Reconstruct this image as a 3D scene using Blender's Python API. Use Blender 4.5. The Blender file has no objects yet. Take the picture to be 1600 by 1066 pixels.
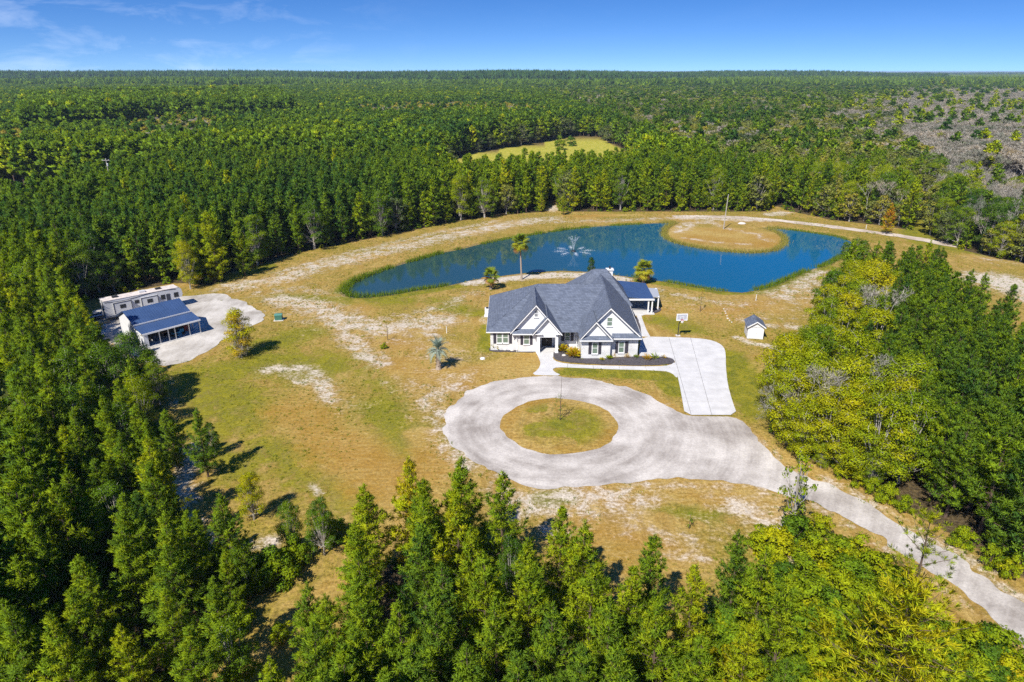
import bpy, bmesh, math, random
import numpy as np
from mathutils import Vector, Matrix
R = math.radians
random.seed(7); rng = np.random.default_rng(7)
SC = bpy.context.scene
COL = SC.collection

# ---------------------------------------------------------------- camera
H_CAM = 40.0; PITCH = R(21.55); F = 1066.67
cam = bpy.data.objects.new('camera', bpy.data.cameras.new('camera')); COL.objects.link(cam)
cam.location = (0, 0, H_CAM); cam.rotation_euler = (R(90) - PITCH, 0, 0)
cam.data.lens = 24; cam.data.sensor_width = 36; cam.data.clip_start = 0.5; cam.data.clip_end = 60000
SC.camera = cam

# ---------------------------------------------------------------- sky, sun, exposure
SUN_EL, SUN_AZ = R(48), R(209)          # azimuth clockwise from +Y
W = bpy.data.worlds.new('World'); SC.world = W; W.use_nodes = True
nt = W.node_tree; nt.nodes.clear()
def wn(t): return nt.nodes.new(t)
w_out = wn('ShaderNodeOutputWorld'); w_bg = wn('ShaderNodeBackground'); sky = wn('ShaderNodeTexSky')
sky.sky_type = 'NISHITA'; sky.sun_disc = False; sky.sun_elevation = SUN_EL; sky.sun_rotation = SUN_AZ
sky.altitude = 0; sky.air_density = 0.9; sky.dust_density = 0.0; sky.ozone_density = 4.0
tc = wn('ShaderNodeTexCoord'); sep = wn('ShaderNodeSeparateXYZ'); nt.links.new(tc.outputs['Generated'], sep.inputs[0])
# clear dry air: the horizon band is thin, so elevations are read a little higher than they are
up = wn('ShaderNodeMath'); up.operation = 'MULTIPLY_ADD'; up.inputs[1].default_value = 1.9; up.inputs[2].default_value = 0.10
nt.links.new(sep.outputs[2], up.inputs[0])
cmb = wn('ShaderNodeCombineXYZ'); nt.links.new(sep.outputs[0], cmb.inputs[0]); nt.links.new(sep.outputs[1], cmb.inputs[1]); nt.links.new(up.outputs[0], cmb.inputs[2])
nrm = wn('ShaderNodeVectorMath'); nrm.operation = 'NORMALIZE'; nt.links.new(cmb.outputs[0], nrm.inputs[0]); nt.links.new(nrm.outputs[0], sky.inputs[0])
# thin high cloud wisps
cmap = wn('ShaderNodeMapping'); cmap.inputs['Scale'].default_value = (6.0, 6.0, 20.0); cmap.inputs['Location'].default_value = (1.3, 0.4, 2.0)
cno = wn('ShaderNodeTexNoise'); cno.inputs['Scale'].default_value = 1.6; cno.inputs['Detail'].default_value = 9; cno.inputs['Roughness'].default_value = 0.62; cno.inputs['Distortion'].default_value = 0.4
nt.links.new(tc.outputs['Generated'], cmap.inputs[0]); nt.links.new(cmap.outputs[0], cno.inputs['Vector'])
cr = wn('ShaderNodeMapRange'); cr.inputs[1].default_value = 0.50; cr.inputs[2].default_value = 0.82; cr.inputs[3].default_value = 0; cr.inputs[4].default_value = 0.32
nt.links.new(cno.outputs['Fac'], cr.inputs[0])
cmx = wn('ShaderNodeMix'); cmx.data_type = 'RGBA'; cl_m = wn('ShaderNodeMapRange'); cl_m.interpolation_type = 'SMOOTHSTEP'; cl_m.inputs[1].default_value = -0.08; cl_m.inputs[2].default_value = -0.45; cl_m.inputs[3].default_value = .03; cl_m.inputs[4].default_value = .8; nt.links.new(sep.outputs[0], cl_m.inputs[0])
cl_x = wn('ShaderNodeMath'); cl_x.operation = 'MULTIPLY'; nt.links.new(cr.outputs[0], cl_x.inputs[0]); nt.links.new(cl_m.outputs[0], cl_x.inputs[1]); nt.links.new(cl_x.outputs[0], cmx.inputs[0])
hsv = wn('ShaderNodeHueSaturation'); hsv.inputs['Saturation'].default_value = 1.30; hsv.inputs['Hue'].default_value = 0.512
nt.links.new(sky.outputs[0], hsv.inputs['Color'])
nt.links.new(hsv.outputs[0], cmx.inputs[6]); cmx.inputs[7].default_value = (9.0, 9.6, 10.5, 1)
nt.links.new(cmx.outputs[2], w_bg.inputs[0]); w_bg.inputs[1].default_value = 0.115
nt.links.new(w_bg.outputs[0], w_out.inputs[0])

sl = bpy.data.lights.new('sun', 'SUN'); sl.energy = 5.0; sl.angle = R(0.53); sl.color = (1.0, 0.955, 0.87)
sun = bpy.data.objects.new('sun', sl); COL.objects.link(sun)
sd = Vector((math.sin(SUN_AZ) * math.cos(SUN_EL), math.cos(SUN_AZ) * math.cos(SUN_EL), math.sin(SUN_EL)))
sun.rotation_euler = sd.to_track_quat('Z', 'Y').to_euler(); sun.location = (-60, -80, 110)

SC.view_settings.view_transform = 'Standard'; SC.view_settings.look = 'None'
SC.view_settings.exposure = 0.40; SC.view_settings.gamma = 1; SC.view_settings.use_curve_mapping = False
SC.render.engine = 'CYCLES'
cy = SC.cycles
cy.max_bounces = 6; cy.diffuse_bounces = 2; cy.glossy_bounces = 3; cy.transmission_bounces = 4; cy.transparent_max_bounces = 8; cy.volume_bounces = 0
cy.caustics_reflective = False; cy.caustics_refractive = False
cy.use_denoising = False; cy.denoiser = 'OPENIMAGEDENOISE'; cy.denoising_input_passes = 'RGB_ALBEDO_NORMAL'; cy.sample_clamp_indirect = 2.0; cy.sample_clamp_direct = 8.0
cy.use_adaptive_sampling = True; cy.adaptive_threshold = 0.02

# ---------------------------------------------------------------- photo pixel -> place on the ground
cP, sP = math.cos(PITCH), math.sin(PITCH)
def ray(px, py):
    u = (px - 800) / F; v = -(py - 533) / F
    return (u, cP + v * sP, -sP + v * cP)
def G(px, py, z=0.0):
    d = ray(px, py); t = (z - H_CAM) / d[2]; return (d[0] * t, d[1] * t)
def AT(px, py, Y):
    d = ray(px, py); t = Y / d[1]; return (d[0] * t, Y, H_CAM + d[2] * t)
def PXn(x, y, z):
    dz = z - H_CAM; dep = y * cP - dz * sP; upv = y * sP + dz * cP
    dep = np.where(np.abs(dep) < 1e-3, 1e-3, dep)
    return 800 + F * x / dep, 533 - F * upv / dep, dep
def GP(pts, z=0.0): return [G(p[0], p[1], p[2] if len(p) > 2 else z) for p in pts]

def inpoly(X, Y, poly):
    X = np.asarray(X, float); Y = np.asarray(Y, float); c = np.zeros(X.shape, bool); n = len(poly); j = n - 1
    for i in range(n):
        xi, yi = poly[i]; xj, yj = poly[j]
        if yi != yj:
            c ^= ((yi > Y) != (yj > Y)) & (X < (xj - xi) * (Y - yi) / (yj - yi) + xi)
        j = i
    return c
def dist_line(X, Y, pts, closed=False):
    d = np.full(np.shape(X), 1e9); P = list(pts) + ([pts[0]] if closed else [])
    if len(P) == 1: return np.hypot(X - P[0][0], Y - P[0][1])
    for (ax, ay), (bx, by) in zip(P[:-1], P[1:]):
        vx, vy = bx - ax, by - ay; L = vx * vx + vy * vy + 1e-9
        t = np.clip(((X - ax) * vx + (Y - ay) * vy) / L, 0, 1)
        d = np.minimum(d, np.hypot(X - ax - t * vx, Y - ay - t * vy))
    return d
def vnoise(X, Y, s, seed=0):          # cheap smooth value noise
    X = np.asarray(X) / s; Y = np.asarray(Y) / s; xi = np.floor(X).astype(np.int64); yi = np.floor(Y).astype(np.int64)
    fx = X - xi; fy = Y - yi; fx = fx * fx * (3 - 2 * fx); fy = fy * fy * (3 - 2 * fy)
    def h(a, b):
        v = np.sin(a * 127.1 + b * 311.7 + seed * 74.7) * 43758.5453; return v - np.floor(v)
    return (h(xi, yi) * (1 - fx) + h(xi + 1, yi) * fx) * (1 - fy) + (h(xi, yi + 1) * (1 - fx) + h(xi + 1, yi + 1) * fx) * fy

# ---------------------------------------------------------------- object helpers
def tag(o, label=None, cat=None, group=None, kind=None):
    if label: o['label'] = label
    if cat: o['category'] = cat
    if group: o['group'] = group
    if kind: o['kind'] = kind
    return o
def thing(name, label, cat, loc=(0, 0, 0), rz=0.0, group=None):
    o = bpy.data.objects.new(name, None); COL.objects.link(o); o.empty_display_size = 0.3
    o.location = loc if len(loc) == 3 else (loc[0], loc[1], 0); o.rotation_euler = (0, 0, rz)
    return tag(o, label, cat, group)
def link(name, me, parent=None):
    o = bpy.data.objects.new(name, me); COL.objects.link(o)
    if parent is not None: o.parent = parent
    return o
def mesh_np(name, V, faces_tri=None, quads=None, mats=(), smooth=False, midx=None, nrm=None):
    V = np.asarray(V, np.float32).reshape(-1, 3); me = bpy.data.meshes.new(name)
    n3 = 0 if faces_tri is None else len(faces_tri); n4 = 0 if quads is None else len(quads)
    loops = []
    if n3: loops.append(np.asarray(faces_tri, np.int32).ravel())
    if n4: loops.append(np.asarray(quads, np.int32).ravel())
    loops = np.concatenate(loops); me.vertices.add(len(V)); me.vertices.foreach_set('co', V.ravel())
    me.loops.add(len(loops)); me.loops.foreach_set('vertex_index', loops)
    tot = np.concatenate([np.full(n3, 3, np.int32), np.full(n4, 4, np.int32)]); st = np.concatenate([[0], np.cumsum(tot)[:-1]]).astype(np.int32)
    me.polygons.add(n3 + n4); me.polygons.foreach_set('loop_start', st); me.polygons.foreach_set('loop_total', tot)
    if midx is not None: me.polygons.foreach_set('material_index', np.asarray(midx, np.int32))
    me.polygons.foreach_set('use_smooth', np.full(n3 + n4, bool(smooth)))
    for m in mats: me.materials.append(m)
    me.update(calc_edges=True); me.validate()
    if nrm is not None: me.normals_split_custom_set_from_vertices(np.asarray(nrm, np.float64).tolist())
    return me
def fattr(me, name, vals, dom='POINT'):
    a = me.attributes.new(name, 'FLOAT', dom); a.data.foreach_set('value', np.asarray(vals, np.float32))
def cattr(me, name, rgba):
    a = me.attributes.new(name, 'FLOAT_COLOR', 'POINT'); a.data.foreach_set('color', np.asarray(rgba, np.float32).ravel())

class MB:
    """collects simple solids, then links them as one mesh object"""
    def __init__(s): s.v = []; s.f = []
    def add(s, vs, fs):
        b = len(s.v); s.v += [tuple(v) for v in vs]; s.f += [tuple(i + b for i in f) for f in fs]; return s
    def box(s, x0, x1, y0, y1, z0, z1):
        return s.add([(x0, y0, z0), (x1, y0, z0), (x1, y1, z0), (x0, y1, z0), (x0, y0, z1), (x1, y0, z1), (x1, y1, z1), (x0, y1, z1)],
                     [(3, 2, 1, 0), (4, 5, 6, 7), (0, 1, 5, 4), (1, 2, 6, 5), (2, 3, 7, 6), (3, 0, 4, 7)])
    def prism(s, poly, z0, z1):
        n = len(poly); a = sum(poly[i][0] * poly[(i + 1) % n][1] - poly[(i + 1) % n][0] * poly[i][1] for i in range(n))
        if a < 0: poly = poly[::-1]
        return s.add([(p[0], p[1], z0) for p in poly] + [(p[0], p[1], z1) for p in poly],
                     [tuple(range(n - 1, -1, -1)), tuple(range(n, 2 * n))] + [(i, (i + 1) % n, n + (i + 1) % n, n + i) for i in range(n)])
    def extr(s, poly, d):                      # any planar 3-D polygon pushed along d
        n = len(poly); d = Vector(d)
        return s.add([Vector(p) for p in poly] + [Vector(p) + d for p in poly],
                     [tuple(range(n - 1, -1, -1)), tuple(range(n, 2 * n))] + [(i, (i + 1) % n, n + (i + 1) % n, n + i) for i in range(n)])
    def tube(s, p0, p1, r0, r1=None, n=6, cap=True):
        r1 = r0 if r1 is None else r1; p0 = Vector(p0); p1 = Vector(p1); d = (p1 - p0)
        if d.length < 1e-6: return s
        d.normalize(); a = d.orthogonal().normalized(); b = d.cross(a); vs = []
        for p, r in ((p0, r0), (p1, r1)):
            for k in range(n):
                t = 2 * math.pi * k / n; vs.append(p + (a * math.cos(t) + b * math.sin(t)) * r)
        fs = [(k, (k + 1) % n, n + (k + 1) % n, n + k) for k in range(n)]
        if cap: fs += [tuple(range(n - 1, -1, -1)), tuple(range(n, 2 * n))]
        return s.add(vs, fs)
    def path(s, pts, rs, n=6):
        for i in range(len(pts) - 1): s.tube(pts[i], pts[i + 1], rs[i], rs[i + 1], n)
        return s
    def lathe(s, prof, c=(0, 0, 0), n=12):
        vs = []; m = len(prof)
        for r, z in prof:
            for k in range(n):
                t = 2 * math.pi * k / n; vs.append((c[0] + r * math.cos(t), c[1] + r * math.sin(t), c[2] + z))
        fs = [(i * n + k, i * n + (k + 1) % n, (i + 1) * n + (k + 1) % n, (i + 1) * n + k) for i in range(m - 1) for k in range(n)]
        fs += [tuple(range(n - 1, -1, -1)), tuple(range((m - 1) * n, m * n))]
        return s.add(vs, fs)
    def mesh(s, name, mat, org=(0, 0, 0)):
        me = bpy.data.meshes.new(name); me.from_pydata([(v[0] - org[0], v[1] - org[1], v[2] - org[2]) for v in s.v], [], s.f)
        bm = bmesh.new(); bm.from_mesh(me); bmesh.ops.recalc_face_normals(bm, faces=bm.faces); bm.to_mesh(me); bm.free()
        if mat: me.materials.append(mat)
        me.update(); return me
    def build(s, name, mat, parent=None, world=True, smooth=False):
        org = (0, 0, 0)
        if parent is not None and world:
            p = parent
            while p.parent is not None: p = p.parent
            org = p.location
        me = s.mesh(name, mat, org)
        if smooth: me.polygons.foreach_set('use_smooth', [True] * len(me.polygons))
        return link(name, me, parent)

# ---------------------------------------------------------------- materials
def mat(name, rgb, rough=0.8, metal=0.0, noise=None, bump=None, spec=0.3, alpha=None):
    """rgb base; noise = (scale, amount, stretch) colour grain in object space; bump = (scale, strength)"""
    m = bpy.data.materials.new(name); m.use_nodes = True; t = m.node_tree; b = t.nodes['Principled BSDF']
    b.inputs['Base Color'].default_value = (*rgb, 1); b.inputs['Roughness'].default_value = rough; b.inputs['Metallic'].default_value = metal
    b.inputs['Specular IOR Level'].default_value = spec
    if noise:
        tcn = t.nodes.new('ShaderNodeTexCoord'); mp = t.nodes.new('ShaderNodeMapping'); mp.inputs['Scale'].default_value = noise[2] if len(noise) > 2 else (1, 1, 1)
        n = t.nodes.new('ShaderNodeTexNoise'); n.inputs['Scale'].default_value = noise[0]; n.inputs['Detail'].default_value = 6; n.inputs['Roughness'].default_value = 0.65
        mr = t.nodes.new('ShaderNodeMapRange'); mr.inputs[1].default_value = 0.3; mr.inputs[2].default_value = 0.7; mr.inputs[3].default_value = 1 - noise[1]; mr.inputs[4].default_value = 1 + noise[1]
        mul = t.nodes.new('ShaderNodeVectorMath'); mul.operation = 'SCALE'; mul.inputs[0].default_value = rgb
        t.links.new(tcn.outputs['Object'], mp.inputs[0]); t.links.new(mp.outputs[0], n.inputs['Vector']); t.links.new(n.outputs['Fac'], mr.inputs[0])
        t.links.new(mr.outputs[0], mul.inputs['Scale']); t.links.new(mul.outputs[0], b.inputs['Base Color'])
    if bump:
        n2 = t.nodes.new('ShaderNodeTexNoise'); n2.inputs['Scale'].default_value = bump[0]; n2.inputs['Detail'].default_value = 4
        bp = t.nodes.new('ShaderNodeBump'); bp.inputs['Strength'].default_value = bump[1]; bp.inputs['Distance'].default_value = 0.05
        t.links.new(n2.outputs['Fac'], bp.inputs['Height']); t.links.new(bp.outputs[0], b.inputs['Normal'])
    return m
def brick_mat(name, c1, c2, mortar, sx, sy, off=0.5, rough=0.85, bump=.5):
    m = bpy.data.materials.new(name); m.use_nodes = True; t = m.node_tree; b = t.nodes['Principled BSDF']; b.inputs['Roughness'].default_value = rough
    geo = t.nodes.new('ShaderNodeNewGeometry'); tcn = t.nodes.new('ShaderNodeTexCoord'); sp = t.nodes.new('ShaderNodeSeparateXYZ'); cb = t.nodes.new('ShaderNodeCombineXYZ'); ad = t.nodes.new('ShaderNodeMath')
    t.links.new(tcn.outputs['Object'], sp.inputs[0]); t.links.new(sp.outputs[0], ad.inputs[0]); t.links.new(sp.outputs[1], ad.inputs[1]); t.links.new(ad.outputs[0], cb.inputs[0]); t.links.new(sp.outputs[2], cb.inputs[1])
    br = t.nodes.new('ShaderNodeTexBrick'); br.inputs['Color1'].default_value = (*c1, 1); br.inputs['Color2'].default_value = (*c2, 1); br.inputs['Mortar'].default_value = (*mortar, 1)
    br.inputs['Scale'].default_value = 1; br.inputs['Brick Width'].default_value = sx; br.inputs['Row Height'].default_value = sy; br.inputs['Mortar Size'].default_value = 0.012; br.offset = off
    n = t.nodes.new('ShaderNodeTexNoise'); n.inputs['Scale'].default_value = 1.1; n.inputs['Detail'].default_value = 8
    n3 = t.nodes.new('ShaderNodeTexNoise'); n3.inputs['Scale'].default_value = 9.0; n3.inputs['Detail'].default_value = 5; n3.inputs['Roughness'].default_value = 0.8
    av = t.nodes.new('ShaderNodeMath'); av.operation = 'ADD'; t.links.new(n.outputs['Fac'], av.inputs[0]); t.links.new(n3.outputs['Fac'], av.inputs[1])
    mr = t.nodes.new('ShaderNodeMapRange'); mr.inputs[1].default_value = 0.7; mr.inputs[2].default_value = 1.3; mr.inputs[3].default_value = 0.80; mr.inputs[4].default_value = 1.2
    sc = t.nodes.new('ShaderNodeVectorMath'); sc.operation = 'SCALE'
    for q in (n, n3): t.links.new(tcn.outputs['Object'], q.inputs['Vector'])
    t.links.new(cb.outputs[0], br.inputs['Vector']); t.links.new(av.outputs[0], mr.inputs[0])
    t.links.new(br.outputs['Color'], sc.inputs[0]); t.links.new(mr.outputs[0], sc.inputs['Scale']); t.links.new(sc.outputs[0], b.inputs['Base Color'])
    bp = t.nodes.new('ShaderNodeBump'); bp.inputs['Strength'].default_value = bump; bp.inputs['Distance'].default_value = 0.02; bp.invert = True
    t.links.new(br.outputs['Fac'], bp.inputs['Height']); t.links.new(bp.outputs[0], b.inputs['Normal'])
    return m
def leaf_mat(name, stops, transl=0.35, jitter=0.35, rough=0.6):
    """foliage: colour picked from the ramp by the tree's own tint number (tv), varied per clump (cl)"""
    m = bpy.data.materials.new(name); m.use_nodes = True; t = m.node_tree; t.nodes.clear(); N = t.nodes.new; L = t.links.new
    out = N('ShaderNodeOutputMaterial'); tv = N('ShaderNodeAttribute'); tv.attribute_type = 'INSTANCER'; tv.attribute_name = 'tv'
    cl = N('ShaderNodeAttribute'); cl.attribute_name = 'cl'
    a = N('ShaderNodeMath'); a.operation = 'MULTIPLY_ADD'; a.inputs[1].default_value = 0.30; L(cl.outputs['Fac'], a.inputs[0]); 
    a2 = N('ShaderNodeMath'); a2.operation = 'ADD'; a2.inputs[1].default_value = -0.15; L(tv.outputs['Fac'], a2.inputs[0]); L(a2.outputs[0], a.inputs[2])
    rp = N('ShaderNodeValToRGB'); L(a.outputs[0], rp.inputs[0]); el = rp.color_ramp.elements
    while len(el) < len(stops): el.new(0.5)
    for e, (p, c) in zip(el, stops): e.position = p; e.color = (*c, 1)
    # a second, independent clump number gives lighter and darker sprays
    mu = N('ShaderNodeMath'); mu.operation = 'MULTIPLY'; mu.inputs[1].default_value = 7.31; fr = N('ShaderNodeMath'); fr.operation = 'FRACT'
    L(cl.outputs['Fac'], mu.inputs[0]); L(mu.outputs[0], fr.inputs[0])
    mr = N('ShaderNodeMapRange'); mr.inputs[3].default_value = 1 - jitter; mr.inputs[4].default_value = 1 + jitter; L(fr.outputs[0], mr.inputs[0])
    sc = N('ShaderNodeVectorMath'); sc.operation = 'SCALE'; L(rp.outputs[0], sc.inputs[0]); L(mr.outputs[0], sc.inputs['Scale'])
    d = N('ShaderNodeBsdfDiffuse'); tr = N('ShaderNodeBsdfTranslucent'); mx = N('ShaderNodeMixShader'); mx.inputs[0].default_value = transl
    ts = N('ShaderNodeVectorMath'); ts.operation = 'MULTIPLY'; ts.inputs[1].default_value = (1.25, 1.15, 0.6); L(sc.outputs[0], ts.inputs[0])
    L(sc.outputs[0], d.inputs[0]); L(ts.outputs[0], tr.inputs[0]); L(d.outputs[0], mx.inputs[1]); L(tr.outputs[0], mx.inputs[2])
    L(mx.outputs[0], out.inputs[0])
    return m
PINE = leaf_mat('pine_needles', [(0.0, (0.056, 0.132, 0.026)), (0.35, (0.190, 0.285, 0.014)), (0.62, (0.36, 0.405, 0.012)), (0.85, (0.50, 0.40, 0.014)), (1.0, (0.58, 0.27, 0.03))], 0.33, 0.42)
LEAF = leaf_mat('broad_leaves', [(0.0, (0.044, 0.110, 0.018)), (0.3, (0.135, 0.230, 0.014)), (0.55, (0.275, 0.340, 0.010)), (0.8, (0.45, 0.42, 0.010)), (1.0, (0.56, 0.31, 0.03))], 0.34, 0.38)
OLIVE = leaf_mat('olive_leaves', [(0.0, (0.055, 0.085, 0.035)), (0.3, (0.130, 0.165, 0.050)), (0.55, (0.225, 0.245, 0.045)), (0.8, (0.36, 0.32, 0.035)), (1.0, (0.45, 0.26, 0.06))], 0.30, 0.42)
GREY = leaf_mat('grey_twigs', [(0.0, (0.17, 0.20, 0.14)), (0.4, (0.355, 0.33, 0.285)), (0.7, (0.47, 0.415, 0.35)), (1.0, (0.46, 0.36, 0.18))], 0.15, 0.3)
PALMG = leaf_mat('palm_leaf', [(0.0, (0.06, 0.13, 0.02)), (0.4, (0.19, 0.25, 0.025)), (0.65, (0.38, 0.36, 0.025)), (0.9, (0.45, 0.27, 0.08)), (1.0, (0.32, 0.16, 0.05))], 0.3, 0.25)
PINDO = leaf_mat('pindo_leaf', [(0.0, (0.20, 0.29, 0.24)), (1.0, (0.36, 0.42, 0.35))], 0.2, 0.25)
REED = leaf_mat('reed_leaf', [(0.0, (0.13, 0.21, 0.015)), (0.5, (0.28, 0.30, 0.025)), (1.0, (0.44, 0.31, 0.13))], 0.3, 0.3)
BARK = mat('bark', (0.13, 0.09, 0.065), 0.95, noise=(6, 0.35, (1, 1, 0.25)))
BARKG = mat('grey_bark', (0.40, 0.365, 0.325), 0.95, noise=(5, 0.3, (1, 1, 0.3)))
PALMB = mat('palm_bark', (0.36, 0.29, 0.23), 0.95, noise=(9, 0.35, (1, 1, 3)))
WHITE = mat('white_paint', (0.80, 0.80, 0.80), 0.55, noise=(3, 0.03))
BRICKW = brick_mat('white_brick', (0.74, 0.735, 0.73), (0.70, 0.695, 0.69), (0.62, 0.62, 0.62), 0.24, 0.085, bump=.2)
SHING = brick_mat('roof_shingle', (0.150, 0.174, 0.228), (0.098, 0.117, 0.160), (0.07, 0.083, 0.112), 0.42, 0.16, rough=0.9)
SHUT = mat('shutter_paint', (0.055, 0.05, 0.065), 0.6)
GLASS = mat('window_glass', (0.16, 0.22, 0.17), 0.08, spec=0.6)
DARKM = mat('dark_metal', (0.03, 0.032, 0.036), 0.5)
DOORM = mat('door_dark', (0.035, 0.025, 0.02), 0.5)
CONC = mat('concrete', (0.58, 0.565, 0.55), 0.85, noise=(0.55, 0.14), bump=(30, 0.1))
JOINT = mat('concrete_joint', (0.22, 0.21, 0.20), 0.95)
MULCH = mat('mulch', (0.085, 0.075, 0.08), 0.95, noise=(5, 0.6), bump=(14, 1.0))
NAVY = mat('navy_roof_metal', (0.045, 0.085, 0.19), 0.38, noise=(0.5, 0.12), spec=0.5)
SIDING = mat('white_siding', (0.74, 0.74, 0.75), 0.6, noise=(1.5, 0.04))
WOODM = mat('wood', (0.40, 0.27, 0.16), 0.9, noise=(3, 0.3, (1, 6, 1)))
GALV = mat('galvanised', (0.55, 0.56, 0.57), 0.45, 0.3)
STONE = mat('pale_stone', (0.62, 0.58, 0.53), 0.9, noise=(4, 0.2))

# ---------------------------------------------------------------- outlines measured on the ground
POND = GP([(538, 452), (548, 442), (572, 430), (610, 417), (650, 405), (690, 394), (720, 388), (752, 380), (790, 372), (830, 366), (862, 361), (890, 357), (930, 353), (980, 350), (1030, 347.5), (1058, 346.5),
           (1046, 352), (1039, 358), (1037, 366), (1046, 375), (1070, 382), (1110, 389), (1150, 393), (1185, 394), (1212, 390), (1226, 381), (1226, 371), (1215, 362), (1196, 355.5),
           (1225, 356.5), (1265, 362), (1290, 365.5), (1316, 370), (1332, 378), (1322, 396), (1294, 412), (1262, 421), (1235, 433), (1210, 444), (1190, 450), (1160, 455), (1120, 452), (1080, 445.5), (1040, 438), (1010, 434),
           (965, 428), (935, 423.5), (880, 421), (830, 423.5), (800, 427), (740, 435), (720, 440), (690, 446), (650, 452), (610, 459), (575, 463), (552, 463), (540, 458)])
LANE_L = [(600, 860), (545, 900), (470, 960), (395, 1030), (330, 1090), (250, 1190)]
LP = [G(*p, 9.0) for p in ((566, 761), (638, 716), (719, 718), (784, 741), (878, 794), (940, 815), (1015, 841), (1090, 850), (1158, 834))] + [G(1190, 960), G(1260, 1080), (18, 22), (-28, 12)] + [G(340, 1140, 9), G(375, 1035, 9), G(432, 968, 9), G(500, 908, 9)]
LEFTF = GP([(-500, 474), (90, 474), (104, 506), (150, 545), (190, 590), (208, 618), (230, 655), (248, 705), (266, 760), (300, 830), (370, 895), (392, 945), (345, 1020), (262, 1110)]) + [(-40, 10), (-200, 10)]
RIGHTF = [G(1316, 384, 10), G(1440, 386, 11), G(1500, 409, 11), G(1540, 433, 11), G(1572, 478, 11), G(1660, 530, 11), G(1800, 620, 11)] + GP([(1900, 1050), (1640, 930), (1530, 862), (1450, 816), (1380, 776), (1300, 732), (1255, 716), (1222, 694), (1214, 650), (1225, 600), (1268, 548), (1296, 500), (1300, 440)])
YARD = GP([(92, 486), (125, 476), (150, 466), (272, 442), (330, 447), (352, 428), (420, 410), (480, 392), (560, 377), (640, 361), (720, 345), (800, 335), (850, 331), (856, 318), (868, 318), (876, 331), (960, 331), (1060, 331), (1200, 331),
           (1213, 322), (1230, 329), (1300, 344), (1370, 352), (1425, 360), (1430, 320), (1447, 320), (1452, 368), (1500, 390), (1545, 401), (1620, 416), (1800, 440), (2100, 480)]) + [(120, 30), (60, 5), (-60, 5), (-90, 60)]
MEADOW = GP([(700, 250), (755, 236.5), (812, 228), (850, 222), (895, 213), (930, 214), (985, 236), (985, 240, 13), (930, 242, 13), (870, 242, 13), (800, 250, 13), (725, 249, 13), (690, 253, 13)])

def region(X, Y):
    """0 none, 1 lower stand, 2 left forest, 3 right forest, 4 the forest behind"""
    lp = inpoly(X, Y, LP); lf = inpoly(X, Y, LEFTF); rf = inpoly(X, Y, RIGHTF); clear = inpoly(X, Y, YARD) | inpoly(X, Y, MEADOW)
    r = np.where(clear, 0, 4); r = np.where(rf, 3, r); r = np.where(lf, 2, r); r = np.where(lp, 1, r)
    return r

# ---------------------------------------------------------------- ground sheet
def axis(lo, hi, step, far, g=1.22):
    a = list(np.arange(lo, hi + step * .5, step)); s = step; v = a[-1]
    while v < far[1]: s *= g; v += s; a.append(v)
    s = step; v = a[0]; b = []
    while v > far[0]: s *= g; v -= s; b.append(v)
    return np.array(b[::-1] + a)
gx = axis(-84, 112, 0.6, (-26000, 26000)); gy = axis(26, 218, 0.6, (-300, 30000))
GX, GY = np.meshgrid(gx, gy); nx, ny = len(gx), len(gy)
pin = inpoly(GX, GY, POND); pdist = dist_line(GX, GY, POND, True); sdp = np.where(pin, -pdist, pdist)
WATER_Z = -0.28
GZ = np.where(sdp < 0, np.maximum(-1.6, WATER_Z + sdp * 0.45), WATER_Z * np.clip(1 - sdp / 1.8, 0, 1))
DROP = lambda x, y: np.where(np.hypot(x, y) > 900, -(np.hypot(x, y) - 900) ** 2 / 1.42e7, 0.0)      # the earth's own curve
GZ = GZ + DROP(GX, GY) + np.where(sdp > 2.5, 0.05 * (vnoise(GX, GY, 6.0, 3) - 0.5) * (pdist < 400), 0)
def ground_z(x, y):
    return 0.0
def strokes(lst, base=None):
    w = np.zeros(GX.shape)
    for pts, wid, st in lst:
        d = dist_line(GX, GY, GP(pts)); w = np.maximum(w, st * np.clip(1.25 - d / wid, 0, 1) ** 0.8)
    return w
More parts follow.
